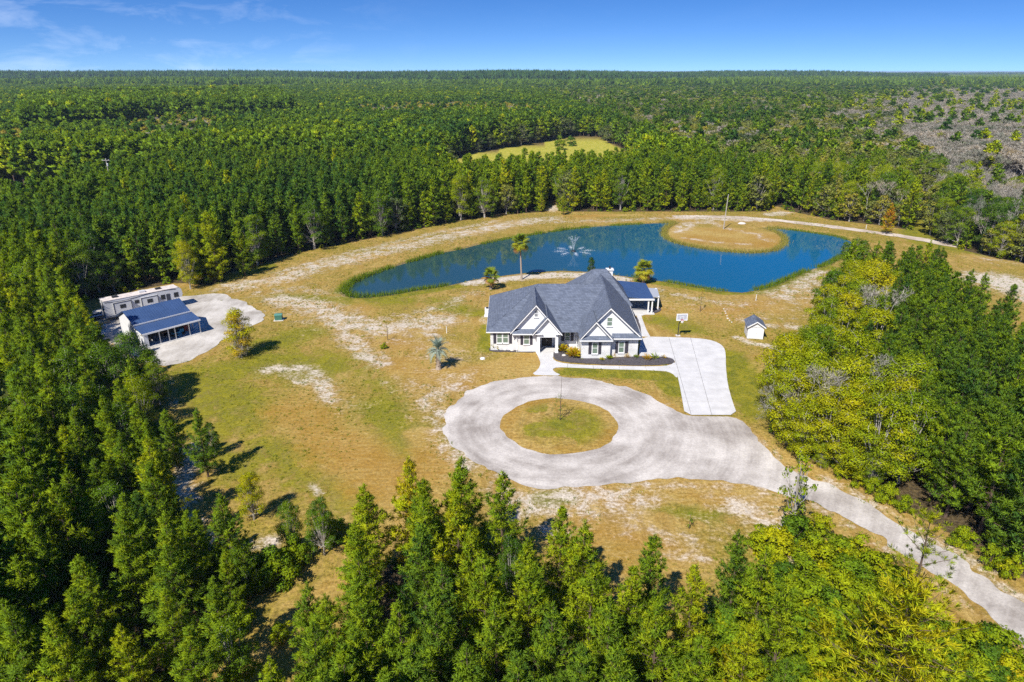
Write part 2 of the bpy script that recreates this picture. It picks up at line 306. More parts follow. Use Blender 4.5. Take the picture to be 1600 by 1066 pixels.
z_sand = strokes([
    ([(705, 640), (760, 605), (840, 590), (940, 598), (1040, 632)], 1.0, .55), ([(700, 690), (760, 742), (865, 768), (1000, 757), (1160, 762), (1240, 778), (1330, 822), (1400, 872), (1480, 926), (1560, 985)], 1.1, .62), ([(1170, 668), (1240, 738), (1300, 763)], 1.0, .6),
    ([(440, 475), (520, 505), (620, 520), (700, 560), (700, 640)], 9, .50), ([(480, 590), (560, 640)], 4, .45), ([(860, 800), (1000, 820), (1180, 830)], 6, .46), ([(1040, 465), (1160, 490), (1280, 500)], 7, .46),
    ([(440, 468), (480, 475), (520, 490), (560, 508), (600, 515), (650, 505), (690, 498)], 5.5, .85), ([(500, 490), (540, 520), (562, 545), (592, 568)], 3.2, .8), ([(560, 505), (640, 495), (690, 480), (745, 458)], 3.5, .62),
    ([(682, 505), (672, 520)], 3.0, .8), ([(415, 577), (470, 575), (492, 585), (505, 605), (518, 625)], 2.4, .85), ([(440, 583), (480, 600)], 2, .7), ([(488, 758), (500, 770)], 1.0, .8), ([(415, 580)], 3.0, .6),
    ([(720, 588), (690, 610), (672, 630), (690, 655), (700, 690), (730, 725)], 3.6, .72), ([(640, 598), (670, 612)], 3.5, .6), ([(560, 560), (600, 600), (640, 640)], 1.0, .5),
    ([(820, 785), (860, 790), (910, 780), (960, 785), (985, 778)], 4.6, .80), ([(930, 800), (990, 818), (1040, 835), (1085, 850)], 2.2, .66), ([(1150, 790), (1195, 810), (1225, 840), (1245, 865)], 4.2, .78), ([(1040, 870), (1100, 872)], 1.2, .7), ([(790, 765), (840, 790), (870, 830)], 3, .7),
    ([(735, 442), (780, 437), (820, 433), (870, 430), (930, 430), (975, 437)], 2.7, 1.15), ([(1020, 452), (1060, 460), (1100, 470), (1160, 476)], 2.6, .68), ([(1160, 500), (1200, 508), (1250, 513), (1290, 516)], 2.0, .8), ([(1152, 528), (1172, 536), (1200, 540), (1230, 550)], 1.3, 1.0),
    ([(1215, 462), (1250, 448), (1285, 428)], 5.0, .78), ([(1250, 470), (1280, 450)], 6, .62), ([(1160, 470), (1230, 480)], 5, .5),
    ([(365, 447), (430, 438), (500, 416), (560, 402), (640, 383), (720, 365), (800, 350), (860, 342)], 6.5, .80), ([(400, 460), (470, 450), (530, 460)], 4, .6), ([(440, 425), (560, 392), (700, 360), (780, 345)], 3, .7), ([(860, 347), (950, 345), (1040, 341)], 4.0, .66), ([(862, 330), (868, 322)], 3, .9),
    ([(1060, 341), (1100, 341), (1150, 344), (1200, 344)], 3.5, .9), ([(1060, 362), (1075, 350), (1110, 346)], 3.5, .8), ([(1110, 345), (1128, 355), (1180, 366), (1205, 378)], 2.2, .7), ([(1070, 372), (1120, 379), (1170, 382)], 1.8, .75), ([(1205, 335), (1225, 332)], 4, .9),
    ([(300, 700), (285, 745), (283, 800), (310, 850)], 2.2, .85), ([(262, 590), (272, 640)], 1.5, .6), ([(400, 850), (425, 845)], 2.0, .8), ([(330, 735)], 1.6, .7),
    ([(752, 498), (758, 505)], 1.5, .7), ([(1090, 500), (1100, 520)], 1.0, .3), ([(1560, 440), (1620, 455), (1680, 480)], 10, 1.1), ([(1545, 405), (1600, 410)], 7, .55), ([(1285, 745), (1350, 780), (1430, 825), (1520, 880), (1600, 936)], 1.4, .75),
    ([(1150, 745), (1230, 775)], 1.5, .7), ([(150, 520), (180, 530)], 5, .8)])
z_green = strokes([
    ([(300, 600), (400, 565), (500, 575)], 9, .62), ([(620, 470), (720, 470)], 4, .5),
    ([(300, 590), (340, 620), (390, 650)], 9, .62), ([(600, 640), (650, 690)], 7, .62), ([(560, 560), (620, 640)], 4, .5), ([(450, 640), (520, 660)], 8, .5), ([(300, 660), (380, 740)], 4, .6), ([(470, 740), (560, 790)], 5, .55),
    ([(880, 578), (960, 582), (1040, 588), (1056, 610)], 2.2, 1.05), ([(1140, 560), (1160, 600), (1190, 640)], 4.5, .80), ([(1030, 500), (1080, 515)], 4.5, .62), ([(700, 480), (750, 490)], 5, .6), ([(760, 545), (765, 510)], 2, .85),
    ([(538, 466), (580, 468), (650, 458), (720, 446)], 1.8, .9), ([(440, 462), (520, 468)], 3, .6), ([(535, 455), (548, 440)], 2, 1.1), ([(545, 470), (640, 470)], 4, .6),
    ([(1000, 438), (1060, 446), (1130, 457), (1190, 455), (1240, 436), (1290, 416)], 2.0, 1.0), ([(640, 408), (720, 391), (800, 373), (860, 362)], 1.6, .9), ([(848, 655), (870, 650), (900, 650)], 3.5, .9), ([(840, 670), (900, 690)], 4, .6),
    ([(1438, 325), (1440, 372)], 6, 1.0), ([(1450, 380), (1540, 395)], 6, .8), ([(345, 440), (420, 415)], 2.5, .8), ([(985, 770), (1060, 790), (1110, 800)], 3.0, .66), ([(850, 780), (890, 775)], 2, .8), ([(960, 860), (1000, 870)], 3, .5),
    ([(500, 410), (640, 372)], 1.2, .5), ([(400, 545), (480, 520)], 6, .62), ([(420, 700), (470, 720)], 6, .6)])
z_orng = strokes([
    ([(760, 585), (800, 576), (835, 568)], 5, 1.0), ([(640, 570), (700, 590), (745, 592)], 7, .66), ([(620, 540), (700, 545)], 6, .6), ([(800, 630), (870, 628), (940, 650), (950, 690), (880, 704), (800, 675)], 2.2, .9),
    ([(900, 600), (980, 605), (1050, 640)], 1.7, 1.0), ([(660, 680), (690, 740)], 3.5, .8), ([(460, 640), (560, 720), (640, 790)], 7, .66), ([(520, 690), (560, 720)], 7, .7), ([(940, 765), (1040, 765), (1150, 770), (1200, 790)], 4, .9), ([(880, 830), (960, 850), (1060, 880)], 5, .66),
    ([(1180, 690), (1215, 715), (1290, 750)], 2.4, .95), ([(1050, 480), (1120, 490), (1200, 480)], 7, .66), ([(1055, 365), (1130, 368), (1205, 375)], 11, 1.1), ([(560, 405), (590, 400)], 3.5, .9), ([(880, 338), (1000, 336)], 3, .7), ([(1180, 560), (1200, 580)], 3, .5),
    ([(560, 470), (640, 560), (660, 660)], 3, .5), ([(540, 900), (470, 960), (400, 1030)], 2.0, .6)])
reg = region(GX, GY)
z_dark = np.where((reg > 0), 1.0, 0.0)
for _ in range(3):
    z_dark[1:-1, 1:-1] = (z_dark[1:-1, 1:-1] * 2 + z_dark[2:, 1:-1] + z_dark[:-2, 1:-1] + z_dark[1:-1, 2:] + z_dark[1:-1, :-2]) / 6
z_mead = inpoly(GX, GY, MEADOW).astype(float)
z_bank = np.clip(1 - np.abs(sdp - 0.4) / 1.0, 0, 1)
idx = np.arange(nx * ny).reshape(ny, nx)
quads = np.stack([idx[:-1, :-1], idx[:-1, 1:], idx[1:, 1:], idx[1:, :-1]], -1).reshape(-1, 4)
def ground_mat():
    m = bpy.data.materials.new('ground_soil_and_grass'); m.use_nodes = True; t = m.node_tree; N = t.nodes.new; L = t.links.new; b = t.nodes['Principled BSDF']; b.inputs['Roughness'].default_value = 0.95; b.inputs['Specular IOR Level'].default_value = 0.1
    geo = N('ShaderNodeNewGeometry')
    def noise(scale, detail=6, rough=0.6, stretch=None, dist=0.0):
        n = N('ShaderNodeTexNoise'); n.inputs['Scale'].default_value = scale; n.inputs['Detail'].default_value = detail; n.inputs['Roughness'].default_value = rough; n.inputs['Distortion'].default_value = dist
        if stretch:
            mp = N('ShaderNodeMapping'); mp.inputs['Scale'].default_value = stretch[:3]; mp.inputs['Rotation'].default_value = (0, 0, stretch[3]); L(geo.outputs['Position'], mp.inputs[0]); L(mp.outputs[0], n.inputs['Vector'])
        else: L(geo.outputs['Position'], n.inputs['Vector'])
        return n.outputs['Fac']
    def mixc(f, a, c):
        x = N('ShaderNodeMix'); x.data_type = 'RGBA'
        L(f, x.inputs[0])
        for v, i in ((a, 6), (c, 7)):
            if isinstance(v, tuple): x.inputs[i].default_value = (*v, 1)
            else: L(v, x.inputs[i])
        return x.outputs[2]
    def rng_(v, a, c, lo=0.0, hi=1.0):
        r = N('ShaderNodeMapRange'); r.interpolation_type = 'SMOOTHSTEP'; r.inputs[1].default_value = a; r.inputs[2].default_value = c; r.inputs[3].default_value = lo; r.inputs[4].default_value = hi; L(v, r.inputs[0]); return r.outputs[0]
    def wadd(w, n, k):
        q = N('ShaderNodeMath'); q.operation = 'MULTIPLY_ADD'; q.inputs[1].default_value = k; q2 = N('ShaderNodeMath'); q2.operation = 'ADD'; q2.inputs[1].default_value = -0.5 * k
        L(n, q.inputs[0]); L(w, q2.inputs[0]); L(q2.outputs[0], q.inputs[2]); return q.outputs[0]
    zc = N('ShaderNodeAttribute'); zc.attribute_name = 'zones'; s = N('ShaderNodeSeparateColor'); L(zc.outputs['Color'], s.inputs[0])
    zd = N('ShaderNodeAttribute'); zd.attribute_name = 'zones_b'; s2 = N('ShaderNodeSeparateColor'); L(zd.outputs['Color'], s2.inputs[0])
    big = noise(0.07, 5, 0.6); mid = noise(0.45, 8, 0.7, None, 0.6); fine = noise(2.6, 6, 0.75); grit = noise(9, 4, 0.8)
    streak = noise(0.9, 6, 0.7, (1.0, 0.22, 1.0, R(-28))); streak2 = noise(1.6, 6, 0.75, (0.3, 1.2, 1.0, R(18)))
    dry = mixc(rng_(streak, .35, .68), (0.305, 0.190, 0.045), (0.44, 0.305, 0.098)); olive = mixc(rng_(wadd(fine, streak2, .8), .3, .7), (0.185, 0.148, 0.022), (0.345, 0.252, 0.050))
    base = mixc(rng_(wadd(big, mid, 0.9), .36, .64), dry, olive); thatch = mixc(rng_(fine, .35, .65), (0.15, 0.098, 0.028), (0.26, 0.17, 0.06)); base = mixc(rng_(wadd(streak, mid, 1.3), .55, .80, 0, .75), base, thatch)
    lush = mixc(rng_(mid, .38, .62), (0.125, 0.140, 0.012), (0.245, 0.220, 0.016)); base = mixc(rng_(wadd(s.outputs[1], mid, 1.0), .28, .66, 0, .9), base, lush)
    rust = mixc(rng_(wadd(streak2, big, 1.2), .3, .75), (0.335, 0.188, 0.036), (0.45, 0.315, 0.105)); base = mixc(rng_(wadd(s.outputs[2], mid, 1.0), .30, .72, 0, .84), base, rust)
    mead = mixc(rng_(mid, .4, .6), (0.30, 0.30, 0.030), (0.46, 0.40, 0.07)); base = mixc(s2.outputs[1], base, mead)
    bank = mixc(rng_(fine, .4, .6), (0.15, 0.105, 0.06), (0.25, 0.20, 0.06)); base = mixc(rng_(wadd(s2.outputs[2], mid, .8), .3, .7, 0, .8), base, bank)
    tan = mixc(rng_(wadd(streak, fine, .9), .35, .65), (0.33, 0.215, 0.105), (0.50, 0.375, 0.255)); sandc = mixc(rng_(wadd(wadd(s.outputs[0], mid, 1.3), fine, .9), .45, 1.0), tan, (0.58, 0.505, 0.415))
    sn = N('ShaderNodeMath'); sn.operation = 'MULTIPLY_ADD'; sn.inputs[1].default_value = 0.5; L(fine, sn.inputs[0]); h = N('ShaderNodeMath'); h.operation = 'MULTIPLY'; h.inputs[1].default_value = 0.5; L(streak2, h.inputs[0]); L(h.outputs[0], sn.inputs[2])
    base = mixc(rng_(wadd(s.outputs[0], wadd(sn.outputs[0], mid, 1.1), 2.2), .38, 1.10, 0, .92), base, sandc)
    # odd bare specks anywhere
    spk = N('ShaderNodeMath'); spk.operation = 'MULTIPLY'; L(rng_(fine, .62, .72), spk.inputs[0]); L(rng_(mid, .52, .66), spk.inputs[1]); sk = N('ShaderNodeMath'); sk.operation = 'MULTIPLY'; sk.inputs[1].default_value = .45; L(spk.outputs[0], sk.inputs[0])
    base = mixc(sk.outputs[0], base, (0.62, 0.53, 0.42))
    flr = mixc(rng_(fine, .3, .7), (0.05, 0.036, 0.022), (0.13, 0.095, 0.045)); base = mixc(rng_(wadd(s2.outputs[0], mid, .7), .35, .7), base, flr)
    dk = rng_(wadd(grit, fine, 1.2), .15, .85, .58, 1.36); sc = N('ShaderNodeVectorMath'); sc.operation = 'SCALE'; L(base, sc.inputs[0]); L(dk, sc.inputs['Scale'])
    L(sc.outputs[0], b.inputs['Base Color'])
    bp = N('ShaderNodeBump'); bp.inputs['Strength'].default_value = 0.55; bp.inputs['Distance'].default_value = 0.12; L(fine, bp.inputs['Height']); L(bp.outputs[0], b.inputs['Normal'])
    return m
GROUND = ground_mat()
def zone_attrs(me, fields):
    n = len(me.vertices); a = np.ones((n, 4), np.float32); b = np.ones((n, 4), np.float32)
    for k in range(3): a[:, k] = fields[k]; b[:, k] = fields[3 + k]
    cattr(me, 'zones', a); cattr(me, 'zones_b', b)
gme = mesh_np('ground', np.stack([GX, GY, GZ], -1).reshape(-1, 3), quads=quads, mats=[GROUND], smooth=True)
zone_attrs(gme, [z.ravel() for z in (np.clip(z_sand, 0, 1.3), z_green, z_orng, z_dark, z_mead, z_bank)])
tag(link('ground', gme), kind='structure')

# ---------------------------------------------------------------- flat sheets: gravel, concrete, water
def ragged(poly, step=0.5, amp=0.35, seed=0, closed=True):
    out = []; n = len(poly)
    for i in range(n if closed else n - 1):
        a = poly[i]; b = poly[(i + 1) % n]; d = math.hypot(b[0] - a[0], b[1] - a[1]); k = max(1, int(d / step)); nxv, nyv = -(b[1] - a[1]) / (d + 1e-9), (b[0] - a[0]) / (d + 1e-9)
        for j in range(k):
            t = j / k; x = a[0] + (b[0] - a[0]) * t; y = a[1] + (b[1] - a[1]) * t
            o = amp * ((vnoise(x, y, 1.1, seed) - .5) * 1.3 + (vnoise(x, y, 3.5, seed + 5) - .5) * 1.2); out.append((x + nxv * o, y + nyv * o))
    return out
def smooth_poly(p, it=2):
    for _ in range(it):
        q = []; n = len(p)
        for i in range(n):
            a = p[i]; b = p[(i + 1) % n]; q += [(a[0] * .75 + b[0] * .25, a[1] * .75 + b[1] * .25), (a[0] * .25 + b[0] * .75, a[1] * .25 + b[1] * .75)]
        p = q
    return p
def sheet(name, poly, z, material, kind='structure'):
    bm = bmesh.new(); vs = [bm.verts.new((p[0], p[1], z)) for p in poly]; f = bm.faces.new(vs); f.normal_update()
    if f.normal.z < 0: f.normal_flip()
    bmesh.ops.triangulate(bm, faces=bm.faces[:], ngon_method='EAR_CLIP'); me = bpy.data.meshes.new(name); bm.to_mesh(me); bm.free(); me.materials.append(material)
    return tag(link(name, me), kind=kind)
CIRC = (5.75, 73.6)
def gravel_mat(name, dark, light, ring=None):
    m = bpy.data.materials.new(name); m.use_nodes = True; t = m.node_tree; N = t.nodes.new; L = t.links.new; b = t.nodes['Principled BSDF']; b.inputs['Roughness'].default_value = 0.95; b.inputs['Specular IOR Level'].default_value = 0.1
    geo = N('ShaderNodeNewGeometry')
    if ring:                                   # wheel tracks run round the circle
        sb = N('ShaderNodeVectorMath'); sb.operation = 'SUBTRACT'; sb.inputs[1].default_value = (*ring, 0); L(geo.outputs['Position'], sb.inputs[0]); sp = N('ShaderNodeSeparateXYZ'); L(sb.outputs[0], sp.inputs[0])
        ln = N('ShaderNodeVectorMath'); ln.operation = 'LENGTH'; L(sb.outputs[0], ln.inputs[0]); an = N('ShaderNodeMath'); an.operation = 'ARCTAN2'; L(sp.outputs[1], an.inputs[0]); L(sp.outputs[0], an.inputs[1])
        am = N('ShaderNodeMath'); am.operation = 'MULTIPLY'; am.inputs[1].default_value = 1.7; L(an.outputs[0], am.inputs[0]); cb = N('ShaderNodeCombineXYZ'); L(ln.outputs['Value'], cb.inputs[0]); L(am.outputs[0], cb.inputs[1]); vec = cb.outputs[0]
    else:
        mp = N('ShaderNodeMapping'); mp.inputs['Rotation'].default_value = (0, 0, R(35)); mp.inputs['Scale'].default_value = (1, .3, 1); L(geo.outputs['Position'], mp.inputs[0]); vec = mp.outputs[0]
    n1 = N('ShaderNodeTexNoise'); n1.inputs['Scale'].default_value = 0.85; n1.inputs['Detail'].default_value = 7; n1.inputs['Roughness'].default_value = .62; L(vec, n1.inputs['Vector'])
    n2 = N('ShaderNodeTexNoise'); n2.inputs['Scale'].default_value = 3.5; n2.inputs['Detail'].default_value = 8; n2.inputs['Roughness'].default_value = .8; L(geo.outputs['Position'], n2.inputs['Vector'])
    n3 = N('ShaderNodeTexNoise'); n3.inputs['Scale'].default_value = 0.16; n3.inputs['Detail'].default_value = 3; L(geo.outputs['Position'], n3.inputs['Vector'])
    n4 = N('ShaderNodeTexNoise'); n4.inputs['Scale'].default_value = 0.7; n4.inputs['Detail'].default_value = 9; n4.inputs['Roughness'].default_value = .75; L(geo.outputs['Position'], n4.inputs['Vector'])
    a0 = N('ShaderNodeMix'); a0.inputs[0].default_value = .42; L(n1.outputs['Fac'], a0.inputs[2]); L(n4.outputs['Fac'], a0.inputs[3])
    a = N('ShaderNodeMath'); a.operation = 'ADD'; L(a0.outputs[0], a.inputs[0]); L(n3.outputs['Fac'], a.inputs[1])
    r = N('ShaderNodeMapRange'); r.inputs[1].default_value = .80; r.inputs[2].default_value = 1.18; L(a.outputs[0], r.inputs[0])
    x = N('ShaderNodeMix'); x.data_type = 'RGBA'; L(r.outputs[0], x.inputs[0]); x.inputs[6].default_value = (*dark, 1); x.inputs[7].default_value = (*light, 1)
    r2 = N('ShaderNodeMapRange'); r2.inputs[1].default_value = .25; r2.inputs[2].default_value = .75; r2.inputs[3].default_value = .70; r2.inputs[4].default_value = 1.26; L(n2.outputs['Fac'], r2.inputs[0])
    s = N('ShaderNodeVectorMath'); s.operation = 'SCALE'; L(x.outputs[2], s.inputs[0]); L(r2.outputs[0], s.inputs['Scale']); L(s.outputs[0], b.inputs['Base Color'])
    bp = N('ShaderNodeBump'); bp.inputs['Strength'].default_value = .5; bp.inputs['Distance'].default_value = .06; L(n2.outputs['Fac'], bp.inputs['Height']); L(bp.outputs[0], b.inputs['Normal'])
    return m
GRAVEL = gravel_mat('gravel', (0.31, 0.272, 0.240), (0.62, 0.57, 0.515), CIRC)
GRAVELW = gravel_mat('pale_gravel', (0.34, 0.305, 0.26), (0.60, 0.56, 0.505))
TRACKM = gravel_mat('sandy_track', (0.42, 0.33, 0.255), (0.64, 0.555, 0.47))
ring = smooth_poly(GP([(694, 662), (696, 645), (712, 625), (745, 604), (790, 592), (840, 587), (880, 588), (940, 595), (1000, 612), (1040, 632), (1068, 650), (1152, 650), (1172, 672), (1200, 700), (1235, 735), (1290, 755), (1350, 786), (1420, 826), (1500, 874), (1600, 942), (1720, 1030),
                       (1720, 1130), (1600, 1012), (1530, 948), (1470, 904), (1400, 860), (1330, 815), (1280, 790), (1235, 770), (1160, 756), (1080, 749), (1000, 752), (930, 762), (865, 764), (805, 754), (752, 733), (716, 705), (698, 680)]), 2)
sheet('gravel_drive', ragged(ragged(ring, .6, .5, 2), .18, .42, 22), 0.034, GRAVEL)
sheet('barn_yard', ragged(smooth_poly(GP([(285, 464), (330, 459), (350, 461), (385, 472), (416, 492), (408, 504), (384, 512), (362, 524), (338, 541), (300, 561), (262, 573), (236, 570), (205, 556), (150, 520), (120, 505), (150, 482), (220, 470)]), 2), .5, .6, 8), 0.034, GRAVELW)
trk = GP([(1052, 339), (1100, 338.5), (1160, 340), (1220, 345), (1280, 352), (1340, 359.5), (1400, 368), (1450, 376), (1500, 386)])
def band(line, w):
    Lr, Rr = [], []
    for i, p in enumerate(line):
        a = line[max(0, i - 1)]; b = line[min(len(line) - 1, i + 1)]; d = math.hypot(b[0] - a[0], b[1] - a[1]); n = (-(b[1] - a[1]) / d, (b[0] - a[0]) / d); ww = w[i] if isinstance(w, (list, tuple)) else w
        Lr.append((p[0] + n[0] * ww / 2, p[1] + n[1] * ww / 2)); Rr.append((p[0] - n[0] * ww / 2, p[1] - n[1] * ww / 2))
    return Lr + Rr[::-1]
sheet('dirt_track', ragged(band(trk, 3.6), .8, .6, 4), 0.036, TRACKM)
# grass island in the circle: a low mound
isl = [(CIRC[0] + 7.1 * math.cos(a) * (1 + .012 * math.sin(3 * a)), CIRC[1] + 7.0 * math.sin(a)) for a in np.linspace(0, 2 * math.pi, 97)[:-1]]
isl = ragged(isl, .4, .28, 11)
V = []; T = []; n = len(isl); rings = 14
for k in range(rings):
    f = 1 - k / rings
    for p in isl: V.append((CIRC[0] + (p[0] - CIRC[0]) * f, CIRC[1] + (p[1] - CIRC[1]) * f, 0.045 + 0.16 * (1 - f ** 2)))
V.append((*CIRC, 0.205)); Q = [(k * n + i, k * n + (i + 1) % n, (k + 1) * n + (i + 1) % n, (k + 1) * n + i) for k in range(rings - 1) for i in range(n)]; T = [((rings - 1) * n + i, (rings - 1) * n + (i + 1) % n, len(V) - 1) for i in range(n)]
ime = mesh_np('lawn_island', V, T, Q, [GROUND], True); VA = np.array(V); rr = np.hypot(VA[:, 0] - CIRC[0], VA[:, 1] - CIRC[1]) / 7
gcen = np.clip(1.1 - np.hypot(VA[:, 0] - CIRC[0] - .2, VA[:, 1] - CIRC[1] + .2) / 3.2, 0, 1)
zone_attrs(ime, [np.clip((rr - .97) * 8, 0, .5), np.maximum(gcen * .95, .58 * (vnoise(VA[:, 0], VA[:, 1], 3, 5) > .4)), np.clip((rr - .45) * 1.6, 0, .85), 0 * rr, 0 * rr, 0 * rr])
tag(link('lawn_island', ime), kind='structure')

# water
wm = bpy.data.materials.new('pond_water'); wm.use_nodes = True; t = wm.node_tree; b = t.nodes['Principled BSDF']
b.inputs['Base Color'].default_value = (0.008, 0.12, 0.25, 1); b.inputs['Roughness'].default_value = 0.04; b.inputs['IOR'].default_value = 1.45; b.inputs['Specular IOR Level'].default_value = 0.5
geo = t.nodes.new('ShaderNodeNewGeometry'); mp = t.nodes.new('ShaderNodeMapping'); mp.inputs['Rotation'].default_value = (0, 0, R(25)); mp.inputs['Scale'].default_value = (1, .55, 1)
n1 = t.nodes.new('ShaderNodeTexNoise'); n1.inputs['Scale'].default_value = 2.2; n1.inputs['Detail'].default_value = 4; n1.inputs['Roughness'].default_value = .6
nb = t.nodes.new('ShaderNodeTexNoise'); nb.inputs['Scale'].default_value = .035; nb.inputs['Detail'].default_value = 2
mr = t.nodes.new('ShaderNodeMapRange'); mr.inputs[1].default_value = .38; mr.inputs[2].default_value = .6; mr.inputs[3].default_value = .01; mr.inputs[4].default_value = .11
bp = t.nodes.new('ShaderNodeBump'); bp.inputs['Distance'].default_value = .06
t.links.new(geo.outputs['Position'], mp.inputs[0]); t.links.new(mp.outputs[0], n1.inputs['Vector']); t.links.new(geo.outputs['Position'], nb.inputs['Vector']); t.links.new(nb.outputs['Fac'], mr.inputs[0]); t.links.new(mr.outputs[0], bp.inputs['Strength'])
t.links.new(n1.outputs['Fac'], bp.inputs['Height']); t.links.new(bp.outputs[0], b.inputs['Normal'])
# sky reflection painted into the base colour: teal left arm, blue right basin
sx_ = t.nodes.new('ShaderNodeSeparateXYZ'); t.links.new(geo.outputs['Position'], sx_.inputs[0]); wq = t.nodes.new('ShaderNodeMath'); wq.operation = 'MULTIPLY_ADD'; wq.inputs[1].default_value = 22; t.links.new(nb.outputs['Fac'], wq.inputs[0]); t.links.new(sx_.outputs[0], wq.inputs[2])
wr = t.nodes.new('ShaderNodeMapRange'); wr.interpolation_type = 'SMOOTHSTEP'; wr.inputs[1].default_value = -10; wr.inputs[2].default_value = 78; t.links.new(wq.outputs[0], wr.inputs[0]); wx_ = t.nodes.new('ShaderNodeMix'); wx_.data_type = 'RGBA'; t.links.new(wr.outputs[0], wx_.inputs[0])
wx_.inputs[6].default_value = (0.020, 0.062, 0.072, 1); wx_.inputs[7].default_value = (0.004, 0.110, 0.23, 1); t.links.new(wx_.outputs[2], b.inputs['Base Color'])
minx = min(p[0] for p in POND) - 1.5; maxx = max(p[0] for p in POND) + 1.5; miny = min(p[1] for p in POND) - 1.5; maxy = max(p[1] for p in POND) + 1.5
ux = np.arange(minx, maxx, 1.0); uy = np.arange(miny, maxy, 1.0); UX, UY = np.meshgrid(ux, uy); near = (inpoly(UX, UY, POND) | (dist_line(UX, UY, POND, True) < 1.6)).ravel(); ii = np.arange(UX.size).reshape(UX.shape)
qs = np.stack([ii[:-1, :-1], ii[:-1, 1:], ii[1:, 1:], ii[1:, :-1]], -1).reshape(-1, 4); qs = qs[near[qs].all(1)]; used = np.unique(qs); remap = np.full(UX.size, -1); remap[used] = np.arange(len(used))
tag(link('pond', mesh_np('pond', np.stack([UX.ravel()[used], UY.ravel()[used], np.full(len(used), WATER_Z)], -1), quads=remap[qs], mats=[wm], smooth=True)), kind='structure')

# driveway of poured slabs with open joints
def clip_half(poly, a, b, c):          # keep a*x+b*y+c >= 0
    out = []; n = len(poly)
    for i in range(n):
        p, q = poly[i], poly[(i + 1) % n]; dp = a * p[0] + b * p[1] + c; dq = a * q[0] + b * q[1] + c
        if dp >= 0: out.append(p)
        if dp * dq < 0: s = dp / (dp - dq); out.append((p[0] + (q[0] - p[0]) * s, p[1] + (q[1] - p[1]) * s))
    return out
def line_of(p, q):
    a, b = -(q[1] - p[1]), (q[0] - p[0]); L = math.hypot(a, b); a /= L; b /= L; return a, b, -(a * p[0] + b * p[1])
def area(p): return .5 * sum(p[i][0] * p[(i + 1) % len(p)][1] - p[(i + 1) % len(p)][0] * p[i][1] for i in range(len(p)))
def slabs(name, poly, lines, parent, gap=0.03, z1=0.075):
    cells = [poly]
    for a, b, c in lines:
        nxt = []
        for pl in cells:
            A = clip_half(pl, a, b, c - gap); B = clip_half(pl, -a, -b, -c - gap); nxt += [q for q in (A, B) if len(q) > 2 and abs(area(q)) > .15]
        cells = nxt
    for q in cells: MB().prism(q, 0.008, z1).build(name, CONC, parent)
D_OUT = smooth_poly(GP([(1002, 526.5), (1050, 527.5), (1088, 529), (1108, 531.5), (1122, 536), (1131, 543), (1134, 553), (1134, 575), (1137, 602), (1144, 627), (1152, 649), (1111, 649), (1070, 649), (1066, 625), (1062, 603), (1058, 585), (1055, 572), (1054, 562), (1035, 561), (1000, 559), (998, 550), (1000, 540)]), 1)
drv = tag(bpy.data.objects.new('driveway', None), kind='structure'); COL.objects.link(drv)
MB().prism(D_OUT, 0.004, 0.05).build('joint_bed', JOINT, drv)
tl = [line_of(G(1000, y), G(1140, y)) for y in (544, 561, 575.5, 591, 609, 628)]
slabs('slab', D_OUT, [line_of(G(1079, 529), G(1112, 649))] + tl + [line_of(G(1045, 528), G(1060, 580))], drv, 0.028)
wk = tag(bpy.data.objects.new('walkway', None), kind='structure'); COL.objects.link(wk)
WALK = smooth_poly(GP([(838, 552), (842, 560), (845, 569), (841, 578), (830, 586), (854, 587), (878, 587), (866, 582), (863, 577), (871, 574), (900, 575), (960, 577.5), (1035, 579.5), (1050, 583), (1058, 592), (1059.5, 584), (1056, 573), (1054, 566), (1048, 571), (1028, 573.5), (960, 572.5), (900, 570.5), (872, 567), (863, 561), (866, 555), (869, 548), (846, 548)]), 1)
slabs('slab', WALK, [line_of(G(885, 560), G(889, 590)), line_of(G(925, 560), G(929, 590)), line_of(G(965, 560), G(971, 590)), line_of(G(1005, 560), G(1013, 590)), line_of(G(820, 567.5), G(862, 568))], wk, .02, .07)
sp_ = tag(bpy.data.objects.new('side_path', None), kind='structure'); COL.objects.link(sp_)
SIDE = GP([(1001, 526), (1016, 526.5), (1010, 516), (1004, 500), (1002, 494), (1014, 490), (1020, 484), (984, 480), (984, 490), (995, 494), (1000, 510)])
slabs('slab', SIDE, [line_of(G(980, 505), G(1020, 505)), line_of(G(980, 493), G(1020, 493.5))], sp_, .02, .07)
def bed(px):
    p = ragged(smooth_poly(GP(px), 2), .4, .12, 3); o = MB().prism(p, 0.006, 0.11).build('mulch_bed', MULCH); return tag(o, kind='structure')
bed([(764, 543), (838, 547), (838, 551.5), (800, 550.5), (764, 550)])
bed([(866, 548), (905, 548), (906, 558), (952, 560), (995, 557), (1030, 558), (1050, 560), (1056, 566), (1048, 570), (1000, 572), (940, 570), (890, 567), (868, 564), (863, 557)])
bed([(984, 490), (990, 493), (996, 497), (1001, 512), (1002, 525), (999, 525)])
bed([(1018, 482), (1032, 481), (1034, 486), (1024, 490), (1014, 489)])

# ---------------------------------------------------------------- the house
house = thing('house', 'white brick ranch house with charcoal shingle hip roof and steep front gables', 'house', (8, 97, 0))
def wx(px, py, Y): return AT(px, py, Y)[0]
def wz(px, py, Y): return AT(px, py, Y)[2]
EV = 3.25
